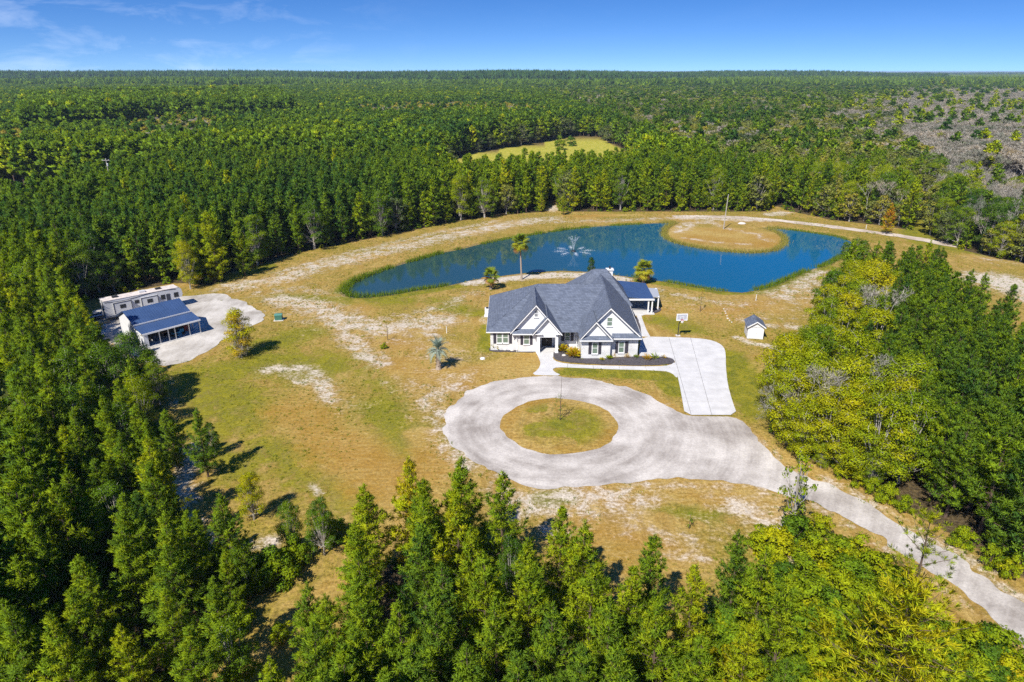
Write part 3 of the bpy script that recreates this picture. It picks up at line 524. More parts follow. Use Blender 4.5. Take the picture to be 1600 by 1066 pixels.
# walls
MB().box(-3.3, 0.9, 97.25, 113.5, 0, EV).build('wall', BRICKW, house)
MB().box(0.9, 3.75, 96.6, 104, 0, EV).build('wall', BRICKW, house)
MB().box(3.75, 10.3, 99.0, 113.6, 0, EV).build('wall', SIDING, house)
MB().box(10.3, 14.62, 94.0, 104, 0, EV).build('wall', BRICKW, house)
MB().box(14.62, 18.85, 94.75, 119.2, 0, EV - .01).build('wall', BRICKW, house)
MB().box(8.0, 14.62, 104, 119.3, 0, EV - .02).build('wall', BRICKW, house)
MB().box(7.9, 10.29, 96.95, 97.2, 0, .62).build('porch_wall', BRICKW, house)
MB().box(3.77, 10.28, 97.2, 98.98, 0, .12).build('porch_floor', CONC, house)
# roofs: hip / gable solids of shingle, each with a thin white fascia under its eaves
def slab3(pts, th, name, m, par=house):
    p = [Vector(q) for q in pts]; nrm_ = (p[1] - p[0]).cross(p[2] - p[0]).normalized()
    if nrm_.z < 0: nrm_ = -nrm_
    return MB().extr([q - nrm_ * th for q in p], nrm_ * th).build(name, m, par)
def fascia(x0, x1, y0, y1, z, par=house, h=.17, t=.03, sides='fblr'):
    b = MB()
    if 'f' in sides: b.box(x0, x1, y0 - t, y0 + .003, z - h, z)
    if 'b' in sides: b.box(x0, x1, y1 - .003, y1 + t, z - h, z)
    if 'l' in sides: b.box(x0 - t, x0 + .003, y0, y1, z - h, z)
    if 'r' in sides: b.box(x1 - .003, x1 + t, y0, y1, z - h, z)
    return b.build('fascia', WHITE, par)
def hip(x0, x1, y0, y1, ze, rx0, rx1, ry, zr):
    b = MB(); v = [(x0, y0, ze), (x1, y0, ze), (x1, y1, ze), (x0, y1, ze), (rx0, ry, zr), (rx1, ry, zr)]
    b.add(v, [(0, 1, 5, 4), (1, 2, 5), (2, 3, 4, 5), (3, 0, 4)]); b.add([(x0, y0, ze - .12), (x1, y0, ze - .12), (x1, y1, ze - .12), (x0, y1, ze - .12), (x0, y0, ze), (x1, y0, ze), (x1, y1, ze), (x0, y1, ze)], [(3, 2, 1, 0), (0, 1, 5, 4), (1, 2, 6, 5), (2, 3, 7, 6), (3, 0, 4, 7)])
    o = b.build('roof', SHING, house)
    # ridge and hip caps
    for p, q in (((x0, y0, ze), v[4]), ((x0, y1, ze), v[4]), (v[4], v[5]), ((x1, y1, ze), v[5]), ((x1, y0, ze), v[5])):
        MB().tube(Vector(p) + Vector((0, 0, .0)), Vector(q) + Vector((0, 0, .0)), .07, n=5).build('ridge_cap', SHING, o)
    return o
def gable(x0, x1, y0, y1, ze, zr, wall_y, rx=None, name='gable_roof', gl=None, gr=None, rx1=None):
    """ridge runs away from the viewer; wall_y = the white gable wall behind the overhang"""
    rx = (x0 + x1) / 2 if rx is None else rx; rx1 = rx if rx1 is None else rx1
    o = slab3([(x0, y0, ze), (rx, y0, zr), (rx1, y1, zr), (x0 + rx1 - rx, y1, ze)], .16, name, SHING)
    o2 = slab3([(x1, y0, ze), (rx, y0, zr), (rx1, y1, zr), (x1 + rx1 - rx, y1, ze)], .16, name, SHING)
    MB().tube((rx, y0, zr), (rx1, y1, zr), .08, n=5).build('ridge_cap', SHING, o)
    k = (zr - ze) / (rx - x0); k2 = (zr - ze) / (x1 - rx); d = .17
    gz = ze + .45
    gl_ = max(x0 + (gz - ze) / k, gl if gl is not None else -99); gr_ = min(x1 - (gz - ze) / k2, gr if gr is not None else 99)
    pts = [(gl_, wall_y, ze + (gl_ - x0) * k - .19), (rx, wall_y, zr - .24), (gr_, wall_y, ze + (x1 - gr_) * k2 - .19), (gr_, wall_y, gz - .3), (gl_, wall_y, gz - .3)]
    MB().extr(pts, (0, 1.5, 0)).build('gable', WHITE, house)
    for (xa, kk, s) in ((x0, k, 1), (x1, k2, -1)):         # rake boards
        th = .20; a = Vector((xa, y0 - .035, ze + .02)); b_ = Vector((rx, y0 - .035, zr + .02)); dn = Vector((0, 0, -th * 1.35))
        MB().extr([a, b_, b_ + dn, a + dn], (0, .04, 0)).build('rake_board', WHITE, house)
        MB().extr([a + Vector((0, -.02, .05)), b_ + Vector((0, -.02, .05)), b_ + Vector((0, -.02, -.03)), a + Vector((0, -.02, -.03))], (0, .05, 0)).build('drip_edge', SHUT, house)
    return o
main = hip(-3.9, 17.6, 96.85, 114.6, EV, 4.3, 14.9, 106.3, 7.95); fascia(-3.9, .62, 96.85, 114.6, EV - .02, sides='fl'); fascia(7.3, 10.0, 98.62, 99, EV - .02, sides='f')
hip(8.6, 20.3, 109.2, 119.8, EV + .01, 14.2, 16.4, 114.9, 8.03)
gable(10.0, 19.3, 94.32, 112.5, EV + .02, 7.92, 94.85, 14.45, gl=10.4, rx1=15.1)
fascia(14.75, 19.3, 94.25, 95, EV + .0, sides='f'); MB().box(19.26, 19.33, 94.3, 95.9, EV - .16, EV + .03).build('fascia', WHITE, house)
for i in range(11):                                     # white edge of the right eave, running to the back
    pass
slab3([(19.31, 94.3, EV + .02), (20.02, 112.4, EV + .02), (20.02, 112.4, EV - .16), (19.31, 94.3, EV - .16)], .04, 'fascia', WHITE)
gable(9.95, 14.9, 93.45, 99.0, EV + .04, 6.1, 93.95, 12.3)
gable(-0.25, 7.3, 96.2, 105.5, EV + .05, 7.75, 96.75, 3.6, gr=5.9)
gable(3.05, 7.55, 95.55, 102, EV + .06, 6.0, 96.05, 5.3)
# sloping skirt roofs under the gables
def skirt(x0, x1, y0, yw, z0, z1):
    slab3([(x0, y0, z0), (x1, y0, z0), (x1, yw, z1), (x0, yw, z1)], .10, 'skirt_roof', SHING)
    MB().box(x0, x1, y0 - .03, y0 + .01, z0 - .2, z0 - .02).build('fascia', WHITE, house)
skirt(.05, 3.3, 95.95, 96.8, EV + .02, EV + .52); skirt(9.98, 14.88, 93.32, 94.0, EV + .0, EV + .5); skirt(14.9, 19.25, 94.08, 94.9, EV + .01, EV + .55)
MB().box(.92, 3.74, 96.2, 96.6, EV - .1, EV - .03).build('soffit', WHITE, house); MB().box(10.3, 14.6, 93.5, 94, EV - .1, EV - .03).build('soffit', WHITE, house); MB().box(14.64, 18.9, 94.3, 94.75, EV - .1, EV - .03).build('soffit', WHITE, house)
MB().box(-3.3, .88, 96.9, 97.25, EV - .1, EV - .03).build('soffit', WHITE, house)
# porch gable face above the opening, beam and columns
MB().box(3.8, 6.95, 96.1, 96.5, 2.62, 3.55).build('porch_beam', WHITE, house)
for cx_, w_ in ((3.98, .5), (6.78, .42)):
    c = MB().box(cx_ - w_ / 2, cx_ + w_ / 2, 96.08, 96.52, .12, 2.6).build('column', WHITE, house); MB().box(cx_ - w_ / 2 - .06, cx_ + w_ / 2 + .06, 96.02, 96.58, .0, .3).build('plinth', WHITE, c)
MB().box(3.2, 4.6, 95.7, 96.08, 3.2, 3.3).build('soffit', WHITE, house); MB().box(6.5, 7.5, 95.7, 96.08, 3.2, 3.3).build('soffit', WHITE, house)
# windows and shutters
def window(xa, xb, za, zb, Y, glass=GLASS, sash=True):
    f = MB(); w = .09
    f.box(xa - w, xa, Y - .06, Y + .02, za - w, zb + w); f.box(xb, xb + w, Y - .06, Y + .02, za - w, zb + w); f.box(xa, xb, Y - .06, Y + .02, zb, zb + w); f.box(xa, xb, Y - .06, Y + .02, za - w, za)
    zm = (za + zb) / 2
    if sash: f.box(xa, xb, Y - .05, Y + .02, zm - .035, zm + .035)
    o = f.build('window', WHITE, house)
    MB().box(xa, xb, Y - .025, Y - .005, zm + (.035 if sash else 0), zb).build('pane', glass, o); MB().box(xa, xb, Y - .02, Y - .0, za, zm - (.035 if sash else 0)).build('pane', glass, o)
    MB().box(xa - .15, xb + .15, Y - .14, Y - .0, za - w - .08, za - w - .003).build('sill', WHITE, o)
    return o
def shutter(xa, xb, za, zb, Y):
    f = MB().box(xa, xb, Y - .05, Y - .01, za, zb); zm = (za + zb) / 2
    f.box(xa, xb, Y - .07, Y - .045, zm - .05, zm + .05); f.box(xa, xb, Y - .07, Y - .045, za, za + .09); f.box(xa, xb, Y - .07, Y - .045, zb - .09, zb)
    n = 5; f.box(xa, xa + .06, Y - .068, Y - .045, za, zb); f.box(xb - .06, xb, Y - .068, Y - .045, za, zb)
    return f.build('shutter', SHUT, house)
def win_px(panes, shut, py0, py1, Y):
    zb = wz(panes[0][0], py0, Y); za = wz(panes[0][0], py1, Y)
    for a, b_ in panes: window(wx(a, py1, Y), wx(b_, py1, Y), za, zb, Y)
    for a, b_ in shut: shutter(wx(a, py1, Y), wx(b_, py1, Y), za - .12, zb + .1, Y)
win_px([(777.0, 784.2), (786.2, 793.6)], [(771, 775.4), (795.4, 799.8)], 519.6, 535.4, 97.25)
win_px([(818.8, 826.5)], [(813.2, 817.3), (828, 832)], 522.5, 537.5, 96.6)
win_px([(883, 890)], [(876.8, 881.8), (891.5, 896)], 520, 531.5, 99.0)
win_px([(925.5, 933)], [(919.2, 923.8), (934.6, 939)], 536, 552, 94.0)
win_px([(966.6, 974)], [(961, 965.2), (976, 981)], 534.5, 550.5, 94.75)
window(wx(948.6, 509, 94.85), wx(956, 509, 94.85), wz(950, 509, 94.85), wz(950, 496.5, 94.85), 94.85)
window(wx(835.4, 494, 96.75), wx(840.2, 494, 96.75), wz(838, 495, 96.75), wz(838, 485.3, 96.75), 96.75, mat('vent_glass', (.25, .26, .28), .3))
# double front door with glazed tops
dx0, dx1 = wx(846.2, 535, 98.97), wx(862.5, 535, 98.97); dm = (dx0 + dx1) / 2
for a, b_ in ((dx0, dm - .01), (dm + .01, dx1)):
    d = MB().box(a, b_, 98.9, 98.97, .13, 2.35).build('front_door', DOORM, house)
    MB().box(a + .16, b_ - .16, 98.885, 98.9, 1.85, 2.2).build('pane', mat('door_glass', (.35, .36, .36), .2), d); MB().tube((b_ - .08 if a < dm - .1 else a + .08, 98.86, 1.0), (b_ - .08 if a < dm - .1 else a + .08, 98.86, 1.25), .02, n=5).build('handle', GALV, d)
MB().box(dx0 - .14, dx0 - .01, 98.88, 98.98, .12, 2.5).box(dx1 + .01, dx1 + .14, 98.88, 98.98, .12, 2.5).box(dx0 - .14, dx1 + .14, 98.88, 98.98, 2.36, 2.55).build('door_trim', WHITE, house)
MB().box(7.05, 7.2, 98.86, 98.97, 1.7, 2.0).build('porch_lantern', DARKM, house)
for x_, y_ in ((7.35, 98.4), (10.05, 98.5), (.75, 96.4)): MB().box(x_ - .05, x_ + .05, y_, y_ + .08, .1, EV - .1).build('downspout', WHITE, house)
for cx_, cy_, h_ in ((2.0, 109.5, 6.2), (9.0, 110.8, 6.3)): MB().tube((cx_, cy_, h_ - .5), (cx_, cy_, h_ + .35), .06, n=6).build('vent_pipe', DARKM, house)
MB().tube((7.85, 99.3, 3.2), (7.85, 99.3, 4.0), .05, n=6).build('vent_pipe', DARKM, house)
# chimney cap on the back hip
ch = MB().box(16.75, 17.75, 116.2, 117.2, 5.5, 7.45).build('chimney', WHITE, house); MB().box(16.6, 17.9, 116.05, 117.35, 7.46, 7.6).build('cap', WHITE, ch); MB().tube((17.25, 116.7, 7.6), (17.25, 116.7, 8.1), .14, n=8).build('flue', DARKM, ch)
# covered patio at the back right
MB().box(18.9, 25.2, 113.9, 124.4, 0.0, .14).build('patio_floor', CONC, house)
pr = slab3([(19.3, 114.6, 3.2), (25.0, 114.3, 2.75), (25.3, 124.2, 2.75), (19.3, 124.6, 3.2)], .1, 'patio_roof', NAVY)
for i in range(1, 14):
    q = i / 14; MB().box(19.6, 25.1, 114.5 + q * 9.6 - .02, 114.5 + q * 9.6 + .02, 0, .045).build('standing_seam', NAVY, pr)
for o in pr.children:                                  # tip the seams onto the slope
    for v in o.data.vertices: v.co.z += 3.2 - (v.co.x + 8 - 19.3) / 5.7 * .45 - 0.0
slab3([(25.0, 116.2, 2.6), (26.4, 116.2, 2.5), (27.0, 121.6, 2.5), (25.3, 121.6, 2.6)], .08, 'side_canopy', GALV)
MB().box(19.3, 25.05, 114.18, 114.3, 2.55, 2.85).build('patio_beam', WHITE, house)
for x_, y_ in ((24.1, 114.5), (24.75, 114.5), (24.85, 119.3), (24.95, 123.8), (26.2, 116.4), (26.7, 121.4)): MB().box(x_ - .11, x_ + .11, y_ - .11, y_ + .11, .0, 2.62).build('post', WHITE, house)
MB().box(19.0, 24.2, 118.6, 118.75, .14, 2.5).build('patio_wall', mat('patio_screen', (.30, .35, .40), .6), house)
# heat pump on the left gable end
acx, acy = G(760, 494)[0] + .3, G(760, 494)[1]
ac = thing('air_conditioner', 'white heat pump with dark top against the left wall of the house', 'air conditioner', (acx, acy, 0))
MB().box(acx - .55, acx + .55, acy - .5, acy + .5, .1, 1.5).build('cabinet', WHITE, ac); MB().lathe([(.42, 1.5), (.42, 1.56), (.1, 1.6)], (acx, acy, 0), 14).build('fan_grille', DARKM, ac); MB().box(acx - .7, acx + .7, acy - .65, acy + .65, 0, .1).build('pad', CONC, ac)

# ---------------------------------------------------------------- workshop barn
bx, by = G(222, 545); bex, bey = G(312, 520); brz = math.atan2(bey - by, bex - bx); BL = 8.7
barn = thing('workshop_barn', 'white metal barn with navy roof and open lean-to porch on posts', 'barn', (bx + .3, by + .4, 0), brz)
def bp_(mb, name, m, par=barn): return mb.build(name, m, par, world=False)
bp_(MB().box(0, BL - .25, 2.6, 8.4, 0, 3.35), 'wall', SIDING)
for k, xe in enumerate((0.0, BL - .25)):
    bp_(MB().extr([(xe - .012, 2.6, 3.35), (xe - .012, 8.4, 3.35), (xe - .012, 5.5, 4.72)], (.03, 0, 0)), 'gable', SIDING)
def seam_roof(name, P, nseam):                          # P: eave-left, eave-right, ridge-right, ridge-left
    p = [Vector(q) for q in P]; nn = (p[1] - p[0]).cross(p[3] - p[0]).normalized(); nn = nn if nn.z > 0 else -nn
    o = bp_(MB().extr([q - nn * .08 for q in p], nn * .08), name, NAVY)
    for i in range(nseam + 1):
        t_ = i / nseam; a = p[0].lerp(p[1], t_); b_ = p[3].lerp(p[2], t_); d = (p[1] - p[0]).normalized() * .03
        bp_(MB().extr([a - d, a + d, b_ + d, b_ - d], nn * .05), 'standing_seam', NAVY, o)
    return o
seam_roof('roof', [(-.3, 2.2, 3.3), (BL, 2.2, 3.3), (BL, 5.5, 4.82), (-.3, 5.5, 4.82)], 22)
seam_roof('roof', [(-.3, 8.8, 3.3), (BL, 8.8, 3.3), (BL, 5.51, 4.82), (-.3, 5.51, 4.82)], 22)
seam_roof('lean_to_roof', [(-.3, -.6, 2.45), (BL + .2, -.6, 2.45), (BL + .2, 2.3, 3.05), (-.3, 2.3, 3.05)], 22)
bp_(MB().box(-.3, BL, 2.12, 2.2, 3.08, 3.28), 'fascia', WHITE); bp_(MB().box(-.3, BL + .2, -.68, -.6, 2.2, 2.45), 'fascia', WHITE)
bp_(MB().box(-.3, BL + .2, -.35, -.2, 2.15, 2.36), 'beam', WOODM)
for x_ in (2.3, 3.7, 4.75, 7.0, BL + .05): bp_(MB().box(x_ - .07, x_ + .07, -.35, -.2, 0.12, 2.2), 'post', GALV)
bp_(MB().box(BL - .02, BL + .12, 2.2, 2.35, 0.12, 2.9), 'post', GALV)
bp_(MB().box(-.2, BL + .1, -.55, 2.6, 0, .12), 'porch_slab', CONC); bp_(MB().box(-.12, .02, -.4, 2.6, 0.12, 2.3), 'side_wall', SIDING); bp_(MB().box(-.1, .55, -.42, -.3, .12, 2.2), 'side_wall', SIDING)
bp_(MB().box(1.2, 3.6, 2.44, 2.497, .12, 2.4), 'roller_door', mat('barn_door', (.07, .07, .08), .5))
bp_(MB().box(.05, BL - .3, 2.50, 2.545, .12, 2.75), 'shade_panel', mat('painted_shade', (.035, .035, .04), .9))  # added dark panel: shade under the lean-to put into its colour
for x_ in (4.4, 6.4): bp_(MB().box(x_, x_ + .9, 2.44, 2.497, 1.1, 2.1), 'window', GLASS)
def b2w(x, y): return (barn.location.x + x * math.cos(brz) - y * math.sin(brz), barn.location.y + x * math.sin(brz) + y * math.cos(brz))
# things under the lean-to
BLUE = mat('blue_paint', (.02, .22, .40), .4); RED = mat('red_paint', (.25, .03, .03), .5); BLACKP = mat('black_rubber', (.02, .02, .02), .8)
tr = thing('ride_on_mower', 'bright blue ride-on mower parked under the barn lean-to between the posts', 'mower', (*b2w(5.7, 1.2), .12), brz + .2)
q = MB().box(-.9, .35, -.42, .42, .35, .72).box(.2, .95, -.33, .33, .42, .95); q.build('body', BLUE, tr, world=False); MB().box(-.75, -.3, -.3, .3, .72, .85).box(-.8, -.7, -.3, .3, .8, 1.25).build('seat', BLACKP, tr, world=False)
MB().tube((.1, 0, .9), (-.1, 0, 1.15), .03).lathe([(.2, 1.13), (.2, 1.17), (.14, 1.18)], (-.12, 0, 0), 12).build('steering_wheel', BLACKP, tr, world=False); MB().box(-.6, .3, -.65, .65, .12, .34).build('deck', BLUE, tr, world=False)
for x_, y_, r_ in ((-.65, -.52, .34), (-.65, .52, .34), (.7, -.42, .24), (.7, .42, .24)):
    MB().tube((x_, y_ - .1, r_), (x_, y_ + .1, r_), r_, n=12).build('wheel', BLACKP, tr, world=False)
tb = thing('workbench', 'wooden workbench against the barn wall under the lean-to', 'workbench', (*b2w(4.6, 2.1), .12), brz)
MB().box(-1, 1, -.35, .35, .82, .9).build('bench_top', WOODM, tb, world=False)
for x_ in (-.9, .9):
    for y_ in (-.28, .28): MB().box(x_ - .05, x_ + .05, y_ - .05, y_ + .05, 0, .82).build('leg', WOODM, tb, world=False)
dk_ = thing('storage_drum', 'dark storage drum at the left end under the lean-to', 'drum', (*b2w(2.2, 1.6), .12))
MB().lathe([(.3, 0), (.32, .05), (.3, .3), (.32, .32), (.3, .6), (.32, .62), (.3, .88), (.29, .9)], n=14).build('shell', mat('drum_paint', (.04, .06, .1), .5), dk_, world=False); MB().lathe([(.27, .9), (.27, .92), (.05, .93)], n=14).build('lid', DARKM, dk_, world=False)
cr_ = thing('tool_chest', 'red tool chest beside the posts under the lean-to', 'tool chest', (*b2w(7.6, 2.1), .12), brz)
MB().box(-.5, .5, -.25, .25, .1, 1.0).build('cabinet', RED, cr_, world=False)
for k in range(4): MB().box(-.46, .46, -.28, -.25, .14 + k * .21, .33 + k * .21).build('drawer', RED, cr_, world=False)

# ---------------------------------------------------------------- fifth-wheel camper behind the barn
r0 = G(151, 470, 3.75); r1 = G(274, 446.5, 3.75); rvz = math.atan2(r1[1] - r0[1], r1[0] - r0[0]); RVL = math.hypot(r1[0] - r0[0], r1[1] - r0[1])
rv = thing('camper_trailer', 'long white and grey fifth-wheel camper parked behind the navy roofed barn', 'camper', ((r0[0] + r1[0]) / 2 + .5, (r0[1] + r1[1]) / 2 + .35, 0), rvz)
def rp(mb, name, m, par=rv): return mb.build(name, m, par, world=False)
RVW = mat('camper_shell', (.62, .62, .63), .4, noise=(.6, .06)); RVR = mat('camper_roof', (.62, .55, .50), .9, noise=(2.2, .28)); RVD = mat('camper_trim', (.05, .055, .075), .5); L2 = RVL / 2
prof = [(-L2, .75), (L2 - 2.4, .75), (L2 - 2.0, 1.75), (L2 - .2, 1.9), (L2, 2.4), (L2 - .1, 3.35), (L2 - .7, 3.7), (-L2, 3.7)]
body = rp(MB().extr([(x, -1.22, z) for x, z in prof], (0, 2.44, 0)), 'body', RVW)
rp(MB().extr([(x, -1.25, z) for x, z in ((-L2 - .03, 3.7), (L2 - .65, 3.7), (L2 - .6, 3.76), (-L2 - .03, 3.76))], (0, 2.5, 0)), 'roof', RVR)
for x_ in (-L2 + 2.2, L2 - 3.6): rp(MB().box(x_ - .45, x_ + .45, -.3, .35, 3.765, 4.0), 'roof_vent', DARKM)
rp(MB().box(-.4, .6, -.4, .4, 3.765, 4.05), 'roof_air_conditioner', RVW)
for (xa, xb, za, zb) in ((-L2 + 1.4, -L2 + 4.2, 1.3, 3.2), (-.6, 2.1, 1.25, 3.15)):      # slide-out rooms
    s = rp(MB().box(xa, xb, -1.62, -1.2, za, zb), 'slide_out', RVW)
    f = MB(); f.box(xa - .06, xa + .05, -1.66, -1.6, za, zb + .05); f.box(xb - .05, xb + .06, -1.66, -1.6, za, zb + .05); f.box(xa, xb, -1.66, -1.6, zb - .06, zb + .05); rp(f, 'trim', RVD, s)
    rp(MB().box((xa + xb) / 2 - .45, (xa + xb) / 2 + .45, -1.65, -1.61, 2.1, 2.75), 'window', DARKM, s)
for xa, xb in ((2.7, 3.4), (L2 - 1.5, L2 - .75)): rp(MB().box(xa, xb, -1.26, -1.215, 2.05, 2.9), 'window', DARKM)
rp(MB().box(-1.6, -.9, -1.26, -1.215, 2.3, 2.9), 'window', DARKM); rp(MB().box(3.6, 4.25, -1.26, -1.215, .95, 2.9), 'door', RVD)
st = MB()
for i in range(14):
    xa = -L2 + .2 + i * (RVL - 1.2) / 14; xb = xa + (RVL - 1.2) / 14
    za = 3.42 - .22 * math.sin(i * .45); zb = 3.42 - .22 * math.sin((i + 1) * .45); st.extr([(xa, -1.24, za), (xb, -1.24, zb), (xb, -1.24, zb + .1), (xa, -1.24, za + .1)], (0, .03, 0))
rp(st, 'stripe', RVD); rp(MB().box(-L2, L2 - 2.5, -1.24, -1.215, .78, 1.05), 'lower_band', mat('camper_grey', (.25, .26, .29), .5))
for x_ in (-1.1, -2.0):
    for y_ in (-1.05, 1.05): rp(MB().tube((x_, y_ - .13, .4), (x_, y_ + .13, .4), .4, n=14), 'wheel', BLACKP)
rp(MB().tube((L2 - 1.6, -.9, 0), (L2 - 1.6, -.9, 1.7), .06).tube((L2 - 1.6, .9, 0), (L2 - 1.6, .9, 1.7), .06), 'landing_leg', DARKM)
rp(MB().tube((-L2 - .02, -.9, 1.0), (-L2 - .3, -.9, 3.5), .03).tube((-L2 - .02, -.5, 1.0), (-L2 - .3, -.5, 3.5), .03), 'ladder', GALV)
# clutter left of the barn
def flat_trailer(name, label, p, rz, L_, W_, m, cat):
    t_ = thing(name, label, cat, (*p, 0), rz); MB().box(-L_ / 2, L_ / 2, -W_ / 2, W_ / 2, .42, .52).build('deck', m, t_, world=False)
    for y_ in (-W_ / 2 - .12, W_ / 2 + .12): MB().tube((0, y_ - .1, .3), (0, y_ + .1, .3), .3, n=12).build('wheel', BLACKP, t_, world=False)
    MB().tube((L_ / 2, -.5, .45), (L_ / 2 + 1.1, 0, .42), .05).tube((L_ / 2, .5, .45), (L_ / 2 + 1.1, 0, .42), .05).build('drawbar', DARKM, t_, world=False)
    MB().box(-L_ / 2, L_ / 2, -W_ / 2 - .03, -W_ / 2, .52, .75).box(-L_ / 2, L_ / 2, W_ / 2, W_ / 2 + .03, .52, .75).box(-L_ / 2 - .03, -L_ / 2, -W_ / 2, W_ / 2, .52, .75).build('side_rail', DARKM, t_, world=False)
flat_trailer('utility_trailer', 'empty grey utility trailer left of the barn and camper', G(146, 500), rvz, 3.2, 1.7, mat('grey_deck', (.42, .43, .46), .7), 'trailer')
lp = thing('lumber_stack', 'tan stack of lumber boards on the gravel left of the barn', 'lumber stack', (*G(157, 507), 0), rvz)
for k in range(9): MB().box(-1.5 + random.random() * .2, 1.5, -.45 + (k % 3) * .32, -.17 + (k % 3) * .32, .02 + (k // 3) * .12, .12 + (k // 3) * .12).build('board', mat('lumber', (.5, .36, .2), .9) if k == 0 else bpy.data.materials['lumber'], lp, world=False)
for i, (px, py, w_, h_, lb) in enumerate(((136, 519, 1.3, .5, 'white crate in front of the lumber stack left of the barn'), (163, 514, .9, .6, 'pale crate beside the barn left wall'), (128, 524, 1.1, .4, 'low pale crate at the edge of the trees left of the barn'), (150, 514, .8, .45, 'small pale crate between the lumber stack and the barn'))):
    c = thing('crate', lb, 'crate', (*G(px, py), 0), rvz + i, 'crates left of the barn')
    for k in range(5): MB().box(-w_ / 2, w_ / 2, -.4, .4, .02 + k * h_ / 5, .02 + (k + .75) * h_ / 5).build('slat', STONE, c, world=False)
    MB().box(-w_ / 2 + .05, w_ / 2 - .05, -.35, .35, 0.0, h_ - .05).build('filling', JOINT, c, world=False)

# ---------------------------------------------------------------- shed
sx0, sy0 = G(1167, 529.5); sx1, sy1 = G(1191.5, 530.5)
srz = math.atan2(sy1 - sy0, sx1 - sx0) + R(-3); sw = 2.45; sl_ = 3.1
shed = thing('garden_shed', 'small white shed with grey shingle gable roof on the right lawn', 'shed', (sx0, sy0, 0), srz)
def sp(mb, name, m, par=shed): return mb.build(name, m, par, world=False)
sp(MB().box(0, sw, 0, sl_, .05, 2.15), 'wall', SIDING)
for y_ in (-.012, sl_ - .03): sp(MB().extr([(0, y_, 2.15), (sw, y_, 2.15), (sw / 2, y_, 2.95)], (0, .045, 0)), 'gable', SIDING)
for s_ in (0, 1):
    e = -.22 if s_ == 0 else sw + .22; zz = 2.15 - .22 * .65
    p = [Vector((e, -.3, zz + .05)), Vector((sw / 2, -.3, 3.02)), Vector((sw / 2, sl_ + .2, 3.02)), Vector((e, sl_ + .2, zz + .05))]; nn = (p[1] - p[0]).cross(p[2] - p[0]).normalized(); nn = nn if nn.z > 0 else -nn
    sp(MB().extr(p, nn * .09), 'roof', SHING)
    sp(MB().extr([p[0] + Vector((0, -.04, .06)), p[1] + Vector((0, -.04, .06)), p[1] + Vector((0, -.04, -.12)), p[0] + Vector((0, -.04, -.12))], (0, .045, 0)), 'rake_board', WHITE)
for a, b_ in ((.55, 1.215), (1.235, 1.9)):
    d = sp(MB().box(a, b_, -.035, -.002, .12, 1.95), 'door', WHITE)
    sp(MB().box(b_ - .12 if a < 1 else a + .06, b_ - .06 if a < 1 else a + .12, -.07, -.035, .95, 1.1), 'handle', GALV, d)
sp(MB().box(.5, 1.95, -.04, -.002, 1.97, 2.05), 'door_trim', GALV)
for x_ in (.1, sw - .1):
    for y_ in (.15, sl_ - .15): sp(MB().box(x_ - .1, x_ + .1, y_ - .1, y_ + .1, 0, .06), 'block', STONE)

# ---------------------------------------------------------------- basketball hoop
hx, hy = G(1059, 525)
hp = thing('basketball_hoop', 'basketball hoop on black pole at the back edge of the concrete driveway', 'basketball hoop', (hx, hy, 0), R(4))
def hq(mb, name, m, par=hp): return mb.build(name, m, par, world=False)
hq(MB().path([(0, 0, 0), (.02, 0, 2.2), (.25, -.45, 3.1)], [.08, .075, .07], 8), 'pole', DARKM); hq(MB().box(-.35, .35, -.3, .3, 0, .12), 'base', STONE)
bb = hq(MB().box(-.62, 1.02, -.66, -.62, 2.95, 3.95), 'backboard', mat('backboard_panel', (.42, .43, .47), .2))
hq(MB().box(-.7, -.58, -.69, -.6, 2.88, 4.02).box(.98, 1.1, -.69, -.6, 2.88, 4.02).box(-.58, .98, -.69, -.6, 3.9, 4.02).box(-.58, .98, -.69, -.6, 2.88, 3.0), 'frame', WHITE, bb)
hq(MB().box(-.12, -.06, -.69, -.665, 3.1, 3.55).box(.46, .52, -.69, -.665, 3.1, 3.55).box(-.06, .46, -.69, -.665, 3.49, 3.55), 'target_square', WHITE, bb)
rim = hq(MB().path([(.2 + .24 * math.cos(a), -.95 + .24 * math.sin(a), 3.05) for a in np.linspace(0, 6.2832, 15)], [.03] * 15, 5).box(.1, .3, -.74, -.69, 2.98, 3.12), 'rim', mat('rim_red', (.45, .08, .10), .5))
net = MB()
for k in range(10):
    a = k * .628; a2 = a + .314
    net.tube((.2 + .24 * math.cos(a), -.95 + .24 * math.sin(a), 3.04), (.2 + .13 * math.cos(a2), -.95 + .13 * math.sin(a2), 2.6), .02, n=4); net.tube((.2 + .24 * math.cos(a), -.95 + .24 * math.sin(a), 3.04), (.2 + .13 * math.cos(a - .314), -.95 + .13 * math.sin(a - .314), 2.6), .02, n=4)
hq(net, 'net', WHITE, rim)

